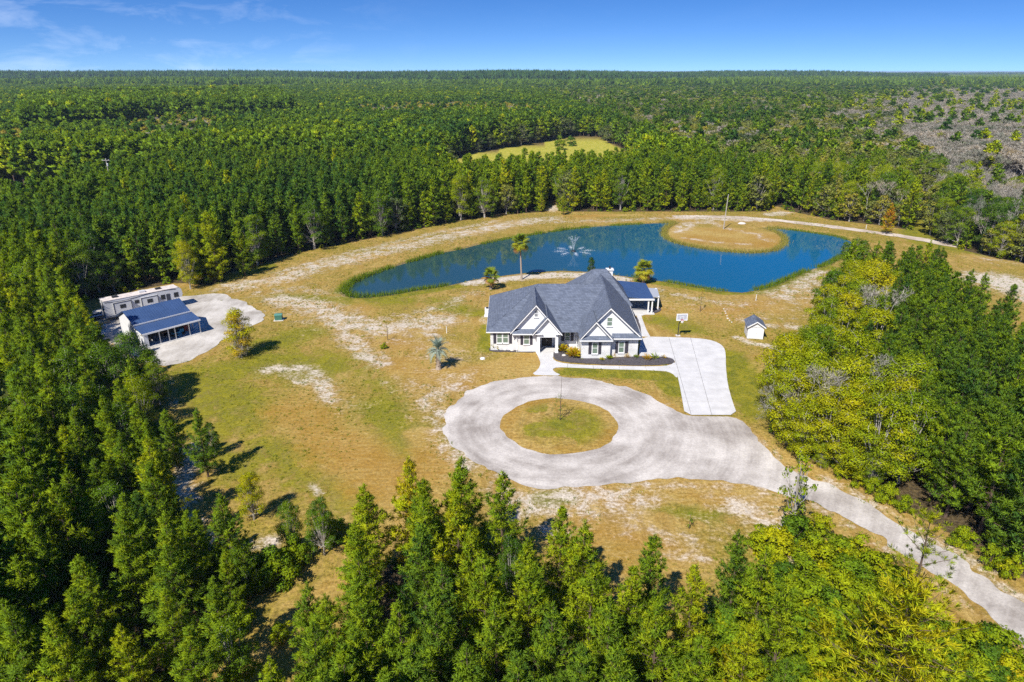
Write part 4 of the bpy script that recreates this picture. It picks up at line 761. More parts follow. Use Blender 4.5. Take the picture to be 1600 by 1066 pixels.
# ---------------------------------------------------------------- poles, box, small yard things
def pole(name, label, p, h, cross=False, lean=(0, 0)):
    t_ = thing(name, label, 'utility pole', (*p, 0)); MB().tube((0, 0, 0), (lean[0], lean[1], h), .16, .11, 9).build('post', BARKG, t_, world=False)
    if cross: MB().box(-1.1 + lean[0], 1.1 + lean[0], lean[1] - .2, lean[1] - .06, h - .6, h - .45).build('crossarm', BARKG, t_, world=False)
    for k in ((-1, 0, 1) if cross else (0,)): MB().lathe([(.05, 0), (.09, .08), (.05, .2)], (lean[0] + k * .95, lean[1] - .12, h - .44 if cross else h), 8).build('insulator', GALV, t_, world=False)
    MB().lathe([(.2, 0), (.22, .1), (.22, .7), (.15, .8)], (lean[0] * .8 + .3, lean[1] * .8 - .1, h - 2.2), 10).build('transformer_can', GALV, t_, world=False) if cross else None
    return t_
pole('utility_pole', 'tall bare wooden pole standing on the sandy pond peninsula', G(1130.5, 358), 9.2, lean=(.25, 0))
pole('utility_pole', 'grey utility pole rising out of the pines at the left, above the camper', AT(176, 300, 204)[:2], 16.5, True)
tx, ty = G(436, 500)
tbx = thing('transformer_box', 'green pad-mounted transformer box on the lawn by the gravel barn yard', 'transformer box', (tx, ty, 0), R(8)); TG = mat('transformer_green', (.06, .17, .13), .5)
MB().box(-.6, .6, -.5, .5, .1, .95).build('cabinet', TG, tbx, world=False); MB().extr([(-.64, -.54, .955), (-.64, .54, .955), (-.64, .54, 1.05), (-.64, -.3, 1.12), (-.64, -.54, 1.0)], (1.28, 0, 0)).build('lid', mat('transformer_lid', (.10, .25, .20), .4), tbx, world=False); MB().box(-.8, .8, -.7, .7, 0, .1).build('pad', STONE, tbx, world=False)
gx_, gy_ = G(754, 561); wl = thing('well_cover', 'small white utility cover lying on the brown lawn left of the walkway', 'utility cover', (gx_, gy_, 0)); MB().lathe([(.34, 0), (.34, .16), (.26, .2), (.05, .22)], n=14).build('lid', WHITE, wl, world=False); MB().lathe([(.42, 0), (.42, .05)], n=14).build('collar', STONE, wl, world=False)
for (px, py, lb) in ((1181, 470, 'short white marker post on the lawn near the pond'), (1353, 358, 'short pale marker post beside the track behind the pond'), (698, 521, 'short grey stake on the sandy lawn left of the house')):
    a = thing('marker_post', lb, 'post', (*G(px, py), 0), 0, 'short marker posts'); MB().tube((0, 0, 0), (0, 0, 1.1), .06, n=6).build('stake', WHITE, a, world=False); MB().lathe([(.075, 1.1), (.075, 1.2), (.02, 1.26)], n=8).build('cap', GALV, a, world=False)
for i, (px, py) in enumerate(((1134, 490), (1136, 494), (1137, 498), (1140, 501), (1143, 504), (1133, 487), (1131, 483))):
    v = MB(); m_ = 7; rr_ = .13 + .05 * ((i * 37) % 5) / 5; v.lathe([(rr_, 0), (rr_ * 1.05, .06), (rr_ * .7, .13), (rr_ * .1, .15)], n=m_); o = v.build('stepping_stone', STONE, None); o.location = (*G(px, py), 0); o.rotation_euler = (0, 0, i * 1.3); o.scale = (1.2, .8, 1)
    tag(o, 'pale flat stone in the short line of stones left of the shed', 'stone', 'line of pale stones on the lawn')
rk = MB().lathe([(.7, 0), (.8, .2), (.5, .5), (.1, .55)], n=8).build('boulder', STONE); rk.location = (*G(1159, 350.5), 0); rk.scale = (1.5, .8, 1); tag(rk, 'pale boulder on the bank behind the pond peninsula', 'boulder')

# ---------------------------------------------------------------- fountain
fx, fy = G(896, 393, WATER_Z)
ft = thing('fountain', 'floating pond fountain throwing thin arcs of water and a ring of splashes', 'fountain', (fx, fy, WATER_Z))
MB().lathe([(.55, -.1), (.6, .05), (.5, .2), (.2, .25), (.12, .45)], n=16).build('float', DARKM, ft, world=False)
JET = bpy.data.materials.new('falling_water'); JET.use_nodes = True; t = JET.node_tree; t.nodes.clear(); o_ = t.nodes.new('ShaderNodeOutputMaterial'); d_ = t.nodes.new('ShaderNodeBsdfDiffuse'); d_.inputs[0].default_value = (.85, .9, .95, 1); q_ = t.nodes.new('ShaderNodeBsdfTransparent'); mx_ = t.nodes.new('ShaderNodeMixShader'); mx_.inputs[0].default_value = .38
t.links.new(q_.outputs[0], mx_.inputs[1]); t.links.new(d_.outputs[0], mx_.inputs[2]); t.links.new(mx_.outputs[0], o_.inputs[0])
for k in range(8):
    a = k * math.pi / 4 + .3; hh = 3.0; rr_ = 1.5; b = MB(); r = random.Random(k)
    for i in range(46):                                 # a jet is a string of droplets
        u = i / 45 * (.75 if k % 2 else .95); x = rr_ * u; z = .4 + 4 * hh * (u * .62) * (1 - u * .62); j = .03 + .10 * u; s = .022 + .022 * r.random()
        c = (x * math.cos(a) + r.gauss(0, j), x * math.sin(a) + r.gauss(0, j), z + r.gauss(0, j)); b.add([(c[0] - s, c[1], c[2]), (c[0] + s, c[1], c[2]), (c[0], c[1] - s, c[2]), (c[0], c[1] + s, c[2]), (c[0], c[1], c[2] - s * 1.8), (c[0], c[1], c[2] + s * 1.8)], [(0, 2, 5), (2, 1, 5), (1, 3, 5), (3, 0, 5), (2, 0, 4), (1, 2, 4), (3, 1, 4), (0, 3, 4)])
    b.build('jet', JET, ft, world=False)
for k in range(8):
    a = k * math.pi / 4 + .1; b = MB(); r = random.Random(k + 40)
    for i in range(130):
        d = 3.4 + r.gauss(0, .7); w_ = r.gauss(0, .2); s = .02 + .028 * r.random(); zc = .05 + abs(r.gauss(0, .16)); c = (d * math.cos(a) - w_ * math.sin(a), d * math.sin(a) + w_ * math.cos(a), zc)
        b.add([(c[0] - s, c[1] - s, c[2]), (c[0] + s, c[1] - s, c[2]), (c[0] + s, c[1] + s, c[2]), (c[0] - s, c[1] + s, c[2]), (c[0], c[1], c[2] + s), (c[0], c[1], c[2] - s)], [(0, 1, 4), (1, 2, 4), (2, 3, 4), (3, 0, 4), (1, 0, 5), (2, 1, 5), (3, 2, 5), (0, 3, 5)])
    b.build('splash', JET, ft, world=False)

# ================================================================ vegetation
def unit(a): return a / (np.linalg.norm(a, axis=-1, keepdims=True) + 1e-9)
def tubes_np(segs, n=5):
    """segs: list of (p0,p1,r0,r1) -> V, quads"""
    if not segs: return np.zeros((0, 3)), np.zeros((0, 4), int)
    P0 = np.array([s[0] for s in segs], float); P1 = np.array([s[1] for s in segs], float); r0 = np.array([s[2] for s in segs]); r1 = np.array([s[3] for s in segs])
    d = unit(P1 - P0); ref = np.where(np.abs(d[:, 2:3]) > .9, np.array([[1., 0, 0]]), np.array([[0, 0, 1.]])); a = unit(np.cross(d, ref)); b = np.cross(d, a)
    th = np.arange(n) * 2 * math.pi / n; ring = a[:, None] * np.cos(th)[None, :, None] + b[:, None] * np.sin(th)[None, :, None]
    V = np.concatenate([P0[:, None] + ring * r0[:, None, None], P1[:, None] + ring * r1[:, None, None]], 1).reshape(-1, 3)
    k = np.arange(n); base = (np.arange(len(segs)) * 2 * n)[:, None, None]; q = np.stack([k, (k + 1) % n, n + (k + 1) % n, n + k], -1)[None] + base
    return V, q.reshape(-1, 4)
def orient(V, N):
    """turn each blade so that its face looks the way its spray looks"""
    Q = V.reshape(-1, 4, 3); g = np.cross(Q[:, 1] - Q[:, 0], Q[:, 2] - Q[:, 0]); n4 = N.reshape(-1, 4, 3); fl = (g * n4.mean(1)).sum(1) < 0
    Q[fl] = Q[fl][:, ::-1]; n4[fl] = n4[fl][:, ::-1]; g = unit(np.where(fl[:, None], -g, g)); return Q.reshape(-1, 3), unit(n4 * .75 + g[:, None] * .35).reshape(-1, 3)
def needles(pos, dirs, size, m, wid, r, spread=1.0, upb=.35, pc=None, ck=None):
    """a spray of m thin blades from every tuft; returns V, quads, clump number, normals"""
    Tn = len(pos); d = dirs[:, None] * .7 + r.normal(0, .55 * spread, (Tn, m, 3)); d[..., 2] += upb; d = unit(d)
    L = size[:, None] * r.uniform(.65, 1.15, (Tn, m)); b0 = pos[:, None] + r.normal(0, .10, (Tn, m, 3)) * size[:, None, None]
    side = unit(np.cross(d, unit(r.normal(0, 1, (Tn, m, 3))))) * (wid * size / .5)[:, None, None]
    tip = b0 + d * L[..., None]; mid = b0 + d * L[..., None] * .55
    V = np.stack([b0, mid + side, tip, mid - side], 2).reshape(-1, 3); q = np.arange(Tn * m * 4).reshape(-1, 4)
    cl = np.repeat(np.clip((r.random(Tn) if ck is None else ck)[:, None] + r.normal(0, .07, (Tn, m)), 0, .999), 4, axis=1).reshape(-1)
    c = pos - dirs * .3 - [0, 0, .2] if pc is None else pc
    N = unit(V - np.repeat(c, m * 4, axis=0) + [0, 0, .12]); V, N = orient(V, N)
    return V, q, cl, N
def pine_geo(seed, H=11.0, Rr=2.2, step=.42, nb=5.5, ts=.40, m=9, ln=.5, wid=.035, z0=.18, droop=0., shape=.75, gap=.08):
    r = np.random.default_rng(seed); segs = []; pos = []; dr = []; sz = []; pcs = []; cks = []
    lean = r.normal(0, .012, 2); ax = lambda z: np.array([lean[0] * z + .06 * math.sin(z * .7 + seed), lean[1] * z + .06 * math.cos(z * .6 + seed), z])
    zs = np.linspace(0, H, 9)
    for a, b in zip(zs[:-1], zs[1:]): segs.append((ax(a), ax(b), .013 * H * (1 - a / H) + .02, .013 * H * (1 - b / H) + .02))
    z = z0 * H
    while z < H - .35:
        t = (z - z0 * H) / (H * (1 - z0)); prof = (1 - t) ** shape * min(1, .55 + t * 2.2); n = max(3, int(round(nb + r.normal(0, .8)))); ph = r.random() * 6.28
        for k in range(n):
            if r.random() < gap: continue
            az = ph + k * 2 * math.pi / n + r.normal(0, .25); Lb = max(.35, Rr * prof * r.uniform(.66, 1.18)); el = R(8 + 48 * t + r.normal(0, 8) - droop); p0 = ax(z)
            d = np.array([math.cos(az) * math.cos(el), math.sin(az) * math.cos(el), math.sin(el)]); p1 = p0 + d * Lb * .6; d2 = unit(d + np.array([0, 0, .35])); p2 = p1 + d2 * Lb * .4
            segs.append((p0, p1, .012 * H * .25 * (1 - t) + .012, .014)); segs.append((p1, p2, .014, .008))
            q = max(3, int(Lb / ts)); pcn = p0 + d * Lb * .62 + np.array([0, 0, -.18]); ck = r.random()
            for j in range(q + 1):
                f = .34 + .70 * (j + r.random() * .6) / q; f = min(f, 1.03); pp = p0 + d * Lb * min(f, .6) + (d2 * Lb * (f - .6) if f > .6 else 0); sd_ = np.array([-math.sin(az), math.cos(az), 0])
                off = r.normal(0, .13 * Lb * (1.25 - f) + .09); pos.append(pp + sd_ * off + np.array([0, 0, r.normal(.03, .09)])); dr.append(unit(d2 + sd_ * off * .8)); sz.append(ln * r.uniform(.75, 1.2) * (1 - .2 * t)); pcs.append(pcn); cks.append(ck)
            if Lb > .7:
                for f in (.12, .24): pos.append(p0 + d * Lb * f + r.normal(0, .1, 3)); dr.append(d); sz.append(ln); pcs.append(pcn); cks.append(ck)
        z += step * r.uniform(.75, 1.25)
    for k in range(5): pos.append(ax(H - .5 + .16 * k)); dr.append(np.array([0, 0, 1.])); sz.append(ln * .8); pcs.append(ax(H - .9)); cks.append(.5)
    Vt, Qt = tubes_np(segs, 5); Vc, Qc, cl, N = needles(np.array(pos), np.array(dr), np.array(sz), m, wid, r, pc=np.array(pcs), ck=np.array(cks))
    return Vt, Qt, Vc, Qc, cl, N
def leaves(cent, rad, n, size, r, flat=.75, shell=.55):
    """n small leaf blades over the outer shells of the clumps"""
    k = r.choice(len(cent), n, p=rad ** 2 / (rad ** 2).sum()); d = unit(r.normal(0, 1, (n, 3))); d[:, 2] = np.where(d[:, 2] < -.45, -d[:, 2] * .6, d[:, 2]); rr_ = shell + (1 - shell) * r.random(n) ** .6; rr_ *= 1 + .12 * r.normal(0, 1, n)
    p = cent[k] + d * (rad[k] * rr_)[:, None] * np.array([1, 1, flat])
    nrm_ = unit(d * .8 + r.normal(0, .6, (n, 3)) + np.array([0, 0, .5])); a = unit(np.cross(nrm_, r.normal(0, 1, (n, 3)))); b = np.cross(nrm_, a); s = size * r.uniform(.6, 1.3, n)[:, None]
    V = np.stack([p - a * s, p + b * s * .55, p + a * s, p - b * s * .55], 1).reshape(-1, 3)
    ck = r.random(len(cent)); cl = np.repeat(np.clip(ck[k] * .7 + r.random(n) * .3, 0, .999), 4)
    N = unit(unit(p - cent[k]) + [0, 0, .25]); V, N = orient(V, np.repeat(N, 4, axis=0))
    return V, np.arange(n * 4).reshape(-1, 4), cl, N
def broad_geo(seed, H=9.0, Rr=3.0, n=3000, size=.2, lobes=30, z0=.25, sp=1.0, top=1.0):
    r = np.random.default_rng(seed); cent = []; rad = []; segs = []
    tz = z0 * H * 1.2; segs.append(((0, 0, 0), (.05, .03, tz), .022 * H, .016 * H))
    for i in range(lobes):
        u = (i + .5) / lobes; zz = z0 * H + (H * (1 - z0) - .5) * u; t = u; prof = math.sin(math.pi * min(1, .18 + .80 * t)) ** .7 if top >= 1 else (1 - t) ** .6
        az = i * 2.39996 + r.normal(0, .3); rd = Rr * prof * r.uniform(.35, .88); c = np.array([math.cos(az) * rd, math.sin(az) * rd, zz + r.normal(0, .2)]); cent.append(c); rad.append(Rr * r.uniform(.22, .42) * sp)
        s0 = np.array([.05, .03, tz * r.uniform(.6, 1.3)]) * np.array([1, 1, 1]); s0[2] = min(s0[2], c[2] - .2); midp = (s0 + c) / 2 + np.array([0, 0, -.12 * rd]); segs.append((s0, midp, .009 * H, .006 * H)); segs.append((midp, c, .006 * H, .003 * H))
        for q in range(3): e = c + unit(r.normal(0, 1, 3) + np.array([0, 0, .5])) * rad[-1] * .9; segs.append((c, e, .003 * H, .001 * H))
    Vt, Qt = tubes_np(segs, 5); Vc, Qc, cl, N = leaves(np.array(cent), np.array(rad), n, size, r)
    return Vt, Qt, Vc, Qc, cl, N
def bare_geo(seed, H=10.0, Rr=2.6, depth=4, twigs=900, ln=.5, wid=.012, wander=.42, rise=.12, upb=.2):
    r = np.random.default_rng(seed); segs = []; ends = []
    def grow(p, d, L, rad_, dep):
        e = p + d * L; segs.append((p, e, rad_, rad_ * .68))
        if dep == 0: ends.append((e, d)); return
        for k in range(2 if r.random() < .6 else 3): grow(e, unit(d + r.normal(0, wander, 3) + np.array([0, 0, rise])), L * r.uniform(.62, .85), rad_ * .6, dep - 1)
        if dep < depth - 1: ends.append((e, d))
    grow(np.zeros(3), np.array([.02, .02, 1.]), H * .33, .014 * H, depth)
    hs = max(e[0][2] for e in ends); sc = H / hs; segs = [(a * sc, b * sc, c, d) for a, b, c, d in segs]
    E_ = np.array([e[0] for e in ends]) * sc; D_ = np.array([e[1] for e in ends]); m = max(3, twigs // len(ends))
    Vt, Qt = tubes_np(segs, 4); Vc, Qc, cl, N = needles(E_, D_, np.full(len(E_), ln * 2), m, wid, r, 1.0, upb)
    return Vt, Qt, Vc, Qc, cl, N
def proto_meshes(geo, name, trunk_m, crown_m):
    Vt, Qt, Vc, Qc, cl, N = geo; tm = mesh_np('trunk', Vt, quads=Qt, mats=[trunk_m]); cm = mesh_np('crown', Vc, quads=Qc, mats=[crown_m], smooth=True, nrm=N); fattr(cm, 'cl', cl); return tm, cm
def proto_joined(geo, name, trunk_m, crown_m):
    Vt, Qt, Vc, Qc, cl, N = geo; V = np.concatenate([Vt, Vc]); Q = np.concatenate([Qt, Qc + len(Vt)]); me = mesh_np(name, V, quads=Q, mats=[trunk_m, crown_m], midx=np.concatenate([np.zeros(len(Qt)), np.ones(len(Qc))]), smooth=True, nrm=np.concatenate([np.zeros((len(Vt), 3)), N]))
    fattr(me, 'cl', np.concatenate([np.zeros(len(Vt)), cl])); return bpy.data.objects.new(name, me)
PH, BH, GH, SH_ = 11.0, 9.0, 10.0, 2.6
P0 = [proto_meshes(pine_geo(10 + i, PH, 2.65 + .25 * (i % 3), step=.56, nb=5.2, ts=.19, m=15, ln=.42, wid=.036, z0=.08 + .05 * (i % 3), shape=.62 + .14 * (i % 3), gap=.14), 'pine', BARK, PINE) for i in range(9)]
PA = [proto_meshes(pine_geo(40, PH, 3.4, step=.42, nb=5.2, ts=.36, m=20, ln=.42, wid=.026, z0=.30, shape=.42, gap=.10, droop=6), 'open_pine', BARK, PINE), proto_meshes(pine_geo(41, PH, 2.7, step=.8, nb=3.4, ts=.40, m=26, ln=.34, wid=.022, z0=.45, shape=.35, gap=.3), 'open_pine', BARK, PINE)]
P1 = [proto_joined(pine_geo(20 + i, PH, 2.2 + .15 * (i % 3), step=.80, nb=4.6, ts=.36, m=9, ln=.62, wid=.062, z0=.15, shape=.6, gap=.12), 'pine_mid', BARK, PINE) for i in range(5)]
P2 = [proto_joined(pine_geo(30 + i, PH, 2.2 + .15 * (i % 2), step=1.4, nb=4.0, ts=.85, m=6, ln=1.1, wid=.13, z0=.3, gap=.15, shape=.6), 'pine_far', BARK, PINE) for i in range(4)]
B0 = [proto_meshes(broad_geo(50 + i, BH, 2.7 + .25 * (i % 3), 14000, .085, 40, .16 + .0 * i, .86) if i % 2 else broad_geo(50 + i, BH, 2.7 + .25 * (i % 3), 14000, .085, 34, .16 + .04 * (i % 2)), 'broad', BARKG, LEAF) for i in range(5)]
B1 = [proto_joined(broad_geo(60 + i, BH, 2.9 + .2 * (i % 2), 1500, .27, 26, .2), 'broad_mid', BARKG, OLIVE) for i in range(4)]
B2 = [proto_joined(broad_geo(70 + i, BH, 3.0, 230, .72, 14, .3), 'broad_far', BARKG, OLIVE) for i in range(3)]
G0 = [proto_meshes(bare_geo(80 + i, GH, 2.6, 5, 1700, .34, .012), 'bare', BARKG, GREY) for i in range(4)]
G1 = [proto_joined(bare_geo(90 + i, GH, 2.8, 5, 2200, .42, .018, .34, .26, .45), 'bare_mid', BARKG, GREY) for i in range(3)]
S0 = [proto_meshes(broad_geo(100 + i, SH_, 1.5, 2600, .10, 18, .08), 'shrub', BARK, LEAF) for i in range(4)]
S1 = [proto_joined(broad_geo(110 + i, SH_, 1.6, 260, .26, 10, .06), 'shrub_mid', BARK, LEAF) for i in range(3)]

# ---------------------------------------------------------------- where the trees stand
class Trees:
    def __init__(s): s.r = []
    def add(s, x, y, h, kind, tv, label=None, group=None, w=1.0, proto=None): s.r.append([x, y, h, kind, tv, label, group, w, proto])
hero = Trees()
def by_top(px, py, h, kind, tv, label=None, group=None, w=1.0, proto=None): x, y = G(px, py, h); hero.add(x, y, h, kind, tv, label, group, w, proto)
def by_base(px, py, h, kind, tv, label=None, group=None, w=1.0, proto=None): x, y = G(px, py, 0); hero.add(x, y, h, kind, tv, label, group, w, proto)
FR = 'pines along the front of the stand below the gravel circle'
for px, py, h, tv, lb in ((566, 761, 10, .50, 'slim yellowish pine at the lane end of the front row below the lawn'), (638, 716, 10.8, .70, 'tall pine with rust coloured needles, its tip against the brown lawn'), (719, 717, 10.6, .36, 'full green pine whose tip meets the left edge of the gravel circle'),
        (784, 740, 10.3, .38, 'pine with a loose spiky top just below the gravel circle'), (878, 794, 9.6, .46, 'short yellow-green pine below the bare sand under the circle'), (1015, 841, 9.4, .30, 'dark blue-green pine below the middle of the sandy patch'),
        (1158, 834, 9.0, .20, 'bushy dark pine at the right end of the row below the sandy patch'), (1086, 886, 9.0, .55, 'yellowish pine just left of the bushy dark end pine')):
    by_top(px, py, h, 'pine_tree', tv, lb, FR)
INN = 'pines inside the stand below the gravel circle'
for px, py, h, tv in ((657, 828, 10.5, .16), (565, 912, 10, .36), (559, 862, 9.5, .36), (758, 868, 10.4, .40), (480, 912, 8.5, .30), (690, 884, 10, .18), (827, 880, 10, .42), (487, 975, 9.5, .28), (684, 944, 10, .26), (867, 946, 10.2, .24), (776, 938, 10, .35), (925, 886, 10, .42), (813, 1022, 10, .2), (552, 984, 9.8, .32),
        (1032, 942, 9.6, .38), (955, 938, 10, .3), (1097, 996, 9.5, .36), (1234, 1032, 8.5, .16), (985, 890, 9.6, .46), (905, 1010, 10, .2), (735, 1010, 10, .22), (640, 1010, 10.2, .25), (980, 1015, 10, .3), (600, 1050, 10, .3), (420, 1030, 9, .45), (500, 1050, 9.5, .3), (1060, 1050, 9.5, .34), (850, 1066, 10, .25), (715, 1075, 10, .3), (620, 940, 10, .34)):
    by_top(px, py, h, 'pine_tree', tv, None, INN)
by_top(1440, 925, 13, 'pine_tree', .64, 'huge spreading yellow-green pine leaning over the white road', None, 1.35, 'A0')
by_top(1462, 806, 12.5, 'pine_tree', .56, 'airy pine with bare spreading limbs silhouetted against the white road', None, 1.0, 'A1')
by_top(345, 775, 9.5, 'pine_tree', .30, 'round topped pine by the sandy strip between forest and lawn'); by_top(305, 640, 8, 'pine_tree', .2, 'dark pine leaning out over the lawn edge at left'); by_top(1585, 447, 12, 'pine_tree', .22, 'lone spiky pine top against the pale gravel clearing at right')
by_base(1385, 366, 8.2, 'pine_tree', .92, 'rust-orange pine standing in front of the green wall beyond the track'); by_base(345, 440, 14.2, 'pine_tree', .52, 'big yellow-green pine at the forest corner right of the camper')
by_base(383, 432, 10, 'pine_tree', .42, 'pine at the forest edge beside the sandy pond bank'); by_base(846, 332, 6, 'pine_tree', .62, 'small olive pine beside the gap in the forest behind the pond'); by_base(880, 336, 6.6, 'pine_tree', .52, 'pale green pine right of the gap in the forest behind the pond')
by_base(298, 452, 9.5, 'broadleaf_tree', .72, 'yellow tree with a pale trunk behind the right end of the camper', None, .7)
by_base(377, 557, 7.6, 'broadleaf_tree', .82, 'golden olive tree standing alone on the lawn beside the barn yard', None, 1.05, 'full'); by_base(336, 713, 4.4, 'broadleaf_tree', .12, 'small dark tree alone at the left lawn edge casting a long shadow', None, .75); by_top(385, 737, 5.4, 'broadleaf_tree', .74, 'yellowish sparse tree beside the lawn at lower left', None, .85)
by_top(447, 783, 5.6, 'broadleaf_tree', .30, 'rounded green tree left of a twin at the lower lawn edge', None, .75); by_top(496, 778, 6.0, 'broadleaf_tree', .26, 'rounded green tree right of a twin at the lower lawn edge', None, .8)
by_top(800, 838, 8, 'broadleaf_tree', .14, 'vine covered dark tree among the pines below the gravel circle', None, .62)
by_top(1258, 698, 9.6, 'broadleaf_tree', .50, 'slender pale trunked tree with thin foliage at the roadside', None, .62, 'thin')
by_base(923, 441, 5.4, 'broadleaf_tree', .0, 'small dark evergreen on the sand behind the house roof', None, .62)
YB = 'yellow-green hardwoods right of the shed lawn'
for px, py, h, tv, lb in ((1250, 575, 9.5, .74, 'bright yellow-green hardwood nearest the shed lawn'), (1330, 560, 11, .70, 'broad yellow-green hardwood behind the pale dead limbs'), (1245, 665, 7.5, .66, 'yellow-green hardwood above the bend of the road'), (1215, 640, 6, .40, 'dark green low tree at the lawn edge above the road'), (1290, 505, 10, .42, 'mottled green hardwood right of the shed'),
        (1330, 455, 11, .78, 'orange tinted hardwood right of the pond'), (1370, 410, 11.5, .80, 'golden hardwood between the pond and the dark pines'), (1310, 420, 10.5, .20, 'dark green hardwood at the pond corner'), (1323, 377, 10.5, .34, 'olive hardwood at the far tip of the right stand'), (1390, 620, 10, .66, 'yellow-green hardwood in the middle of the right stand'), (1330, 640, 9, .72, 'lime green hardwood left of the road trees'), (1380, 480, 11, .66, 'lime hardwood below the golden one'), (1290, 690, 7.5, .62, 'yellow-green hardwood over the road bend'), (1370, 700, 8.5, .52, 'green hardwood above the roadside scrub'), (1420, 560, 10.5, .55, 'green-gold hardwood beside the dark pines'), (1310, 600, 9.5, .75, 'yellowest hardwood in the middle of the lawn edge'), (1270, 620, 8.5, .7, 'lime hardwood under the dead limbs'), (1345, 520, 11, .60, 'green-gold hardwood behind the shed lawn')):
    while h > 3.4 and not inpoly(*G(px, py, h), RIGHTF): h -= .3
    by_top(px, py, h, 'broadleaf_tree', tv - .06, lb, YB, 1.25 if h > 6 else 1.05)
by_top(1277, 566, 10.6, 'bare_tree', .45, 'pale grey dead tree among the yellow-green hardwoods'); by_top(1400, 450, 12.5, 'bare_tree', .55, 'bare white snag in the right stand near the pond'); by_top(1372, 545, 10.5, 'bare_tree', .35, 'grey leafless tree between the yellow hardwoods and the pines'); by_top(1246, 600, 7.6, 'bare_tree', .4, 'low pale leafless tree at the lawn edge right of the shed')
by_base(378, 560, 3.0, 'bare_tree', .5, 'pale dead brush at the foot of the golden olive tree', None, 1.5)
SCRUB = 'shrubs of the roadside thicket at lower right'; SCRUBX = 'low shrubs filling the roadside thicket'
for qx, qy in rng.uniform((1110, 850), (1600, 1120), (130, 2)):
    X_, Y_ = G(qx, qy)
    if 1180 - .35 * (qy - 850) < qx < 1285 + (qy - 850) * 1.5: by_base(qx, qy, rng.uniform(1.8, 3.2), 'shrub', float(np.clip(rng.normal(.42, .15), .1, .85)), 'low leafy shrub filling the roadside thicket at lower right', SCRUBX, 1.25)

for i, (px, py, h, tv, lb) in enumerate(((1230, 905, 3.6, .42, 'green shrub at the left tip of the roadside thicket'), (1290, 850, 3.4, .66, 'bright yellow-green shrub below the slender roadside tree'), (1340, 838, 3.0, .62, 'lime shrub beside the white road'), (1378, 858, 3.2, .55, 'light green shrub nearest the white road edge'), (1320, 885, 3.6, .56, 'light green shrub in the middle of the thicket'), (1270, 900, 3.8, .40, 'mid green shrub of the thicket'), (1200, 935, 3.8, .34, 'dark green shrub beside the end pines'), (1165, 975, 3.6, .36, 'dark green shrub under the yellowish pine'), (1115, 1012, 3.4, .80, 'bright yellow shrub left of a twin near the bottom'), (1152, 1010, 3.4, .80, 'bright yellow shrub right of a twin near the bottom'), (1250, 960, 3.6, .34, 'deep green shrub in the thicket centre'), (1305, 935, 3.6, .32, 'deep green shrub left of the spreading pine'), (1350, 905, 3.4, .5, 'leafy shrub above the spreading pine'), (1180, 895, 3.2, .5, 'pale shrub on the sandy edge of the thicket'), (1210, 1000, 3.4, .48, 'shrub near the bottom between yellow shrubs and pine'), (1290, 1000, 3.2, .55, 'olive shrub beneath the spreading pine'), (1400, 880, 2.8, .6, 'small lime shrub at the bend of the road'), (1248, 800, 3.4, .24, 'dark round shrub at the foot of the slender tree'), (1285, 802, 2.6, .62, 'low yellow-green shrub right of the slender tree'), (1180, 1040, 3.2, .74, 'yellow shrub at the bottom edge'), (1140, 950, 3.2, .52, 'light shrub under the end pines'))):
    by_top(px, py, h, 'shrub', tv, lb, SCRUB)
for i, (px, py, h, tv, lb) in enumerate(((1318, 740, 2.2, .62, 'first roadside shrub from the road bend'), (1340, 752, 2.4, .60, 'second roadside shrub from the road bend'), (1362, 765, 2.2, .55, 'third roadside shrub from the road bend'), (1385, 778, 2.4, .55, 'fourth roadside shrub from the road bend'), (1410, 792, 2.2, .5, 'fifth roadside shrub from the road bend'), (1500, 846, 2.4, .52, 'roadside shrub behind the airy pine'), (1545, 874, 2.4, .5, 'roadside shrub at the right edge'), (1575, 894, 2.2, .58, 'last roadside shrub before the right edge'))):
    by_base(px, py + 8, h, 'shrub', tv, lb, 'shrubs along the far side of the white road', .8)
for px, py, h, tv, lb in ((398, 915, 2.6, .38, 'low bush on the left side of the dry grass lane'), (372, 985, 2.4, .46, 'low bush near the bottom of the dry grass lane'), (560, 905, 1.8, .5, 'small bush at the upper end of the dry grass lane'), (440, 1000, 1.6, .52, 'small yellowish bush in the middle of the dry grass lane'), (430, 905, 3.2, .44, 'leafy green bush beside the dry grass lane at lower left'), (462, 880, 2.6, .4, 'small bush under the twin trees'), (520, 845, 2.6, .3, 'dark bush right of the twin trees'), (600, 545, 1.0, .5, 'low weed on the sandy lawn'), (875, 234, 7, .42, 'large round bush in the far yellow meadow'), (820, 242, 4, .45, 'smaller bush at the near edge of the far yellow meadow'), (892, 228, 6, .2, 'dark bush behind the round bush in the far meadow'), (811, 227, 3.2, .5, 'small bush at the back of the far yellow meadow')):
    by_base(px, py, h, 'shrub', tv, lb)

fill = []
def cand(x0, x1, y0, y1, step, ang=0.0, jit=.33, rowx=1.0):
    cx, cy_ = (x0 + x1) / 2, (y0 + y1) / 2; D = math.hypot(x1 - x0, y1 - y0) / 2 + step; u = np.arange(-D, D, step * rowx); v = np.arange(-D, D, step / rowx); U, V_ = np.meshgrid(u, v)
    U = U + rng.uniform(-jit, jit, U.shape) * step; V_ = V_ + rng.uniform(-jit, jit, U.shape) * step; c, s = math.cos(ang), math.sin(ang); X = (cx + U * c - V_ * s).ravel(); Y = (cy_ + U * s + V_ * c).ravel()
    k = (X > x0) & (X < x1) & (Y > y0) & (Y < y1); return X[k], Y[k]
HARD = [(800, 128), (1900, 118), (1900, 345), (1440, 330), (1380, 292), (1290, 268), (1180, 250), (1060, 228), (990, 192), (890, 160)]
GREYP = [(1330, 152), (1420, 140), (1900, 128), (1900, 300), (1600, 300), (1520, 285), (1440, 235), (1370, 208), (1300, 178)]
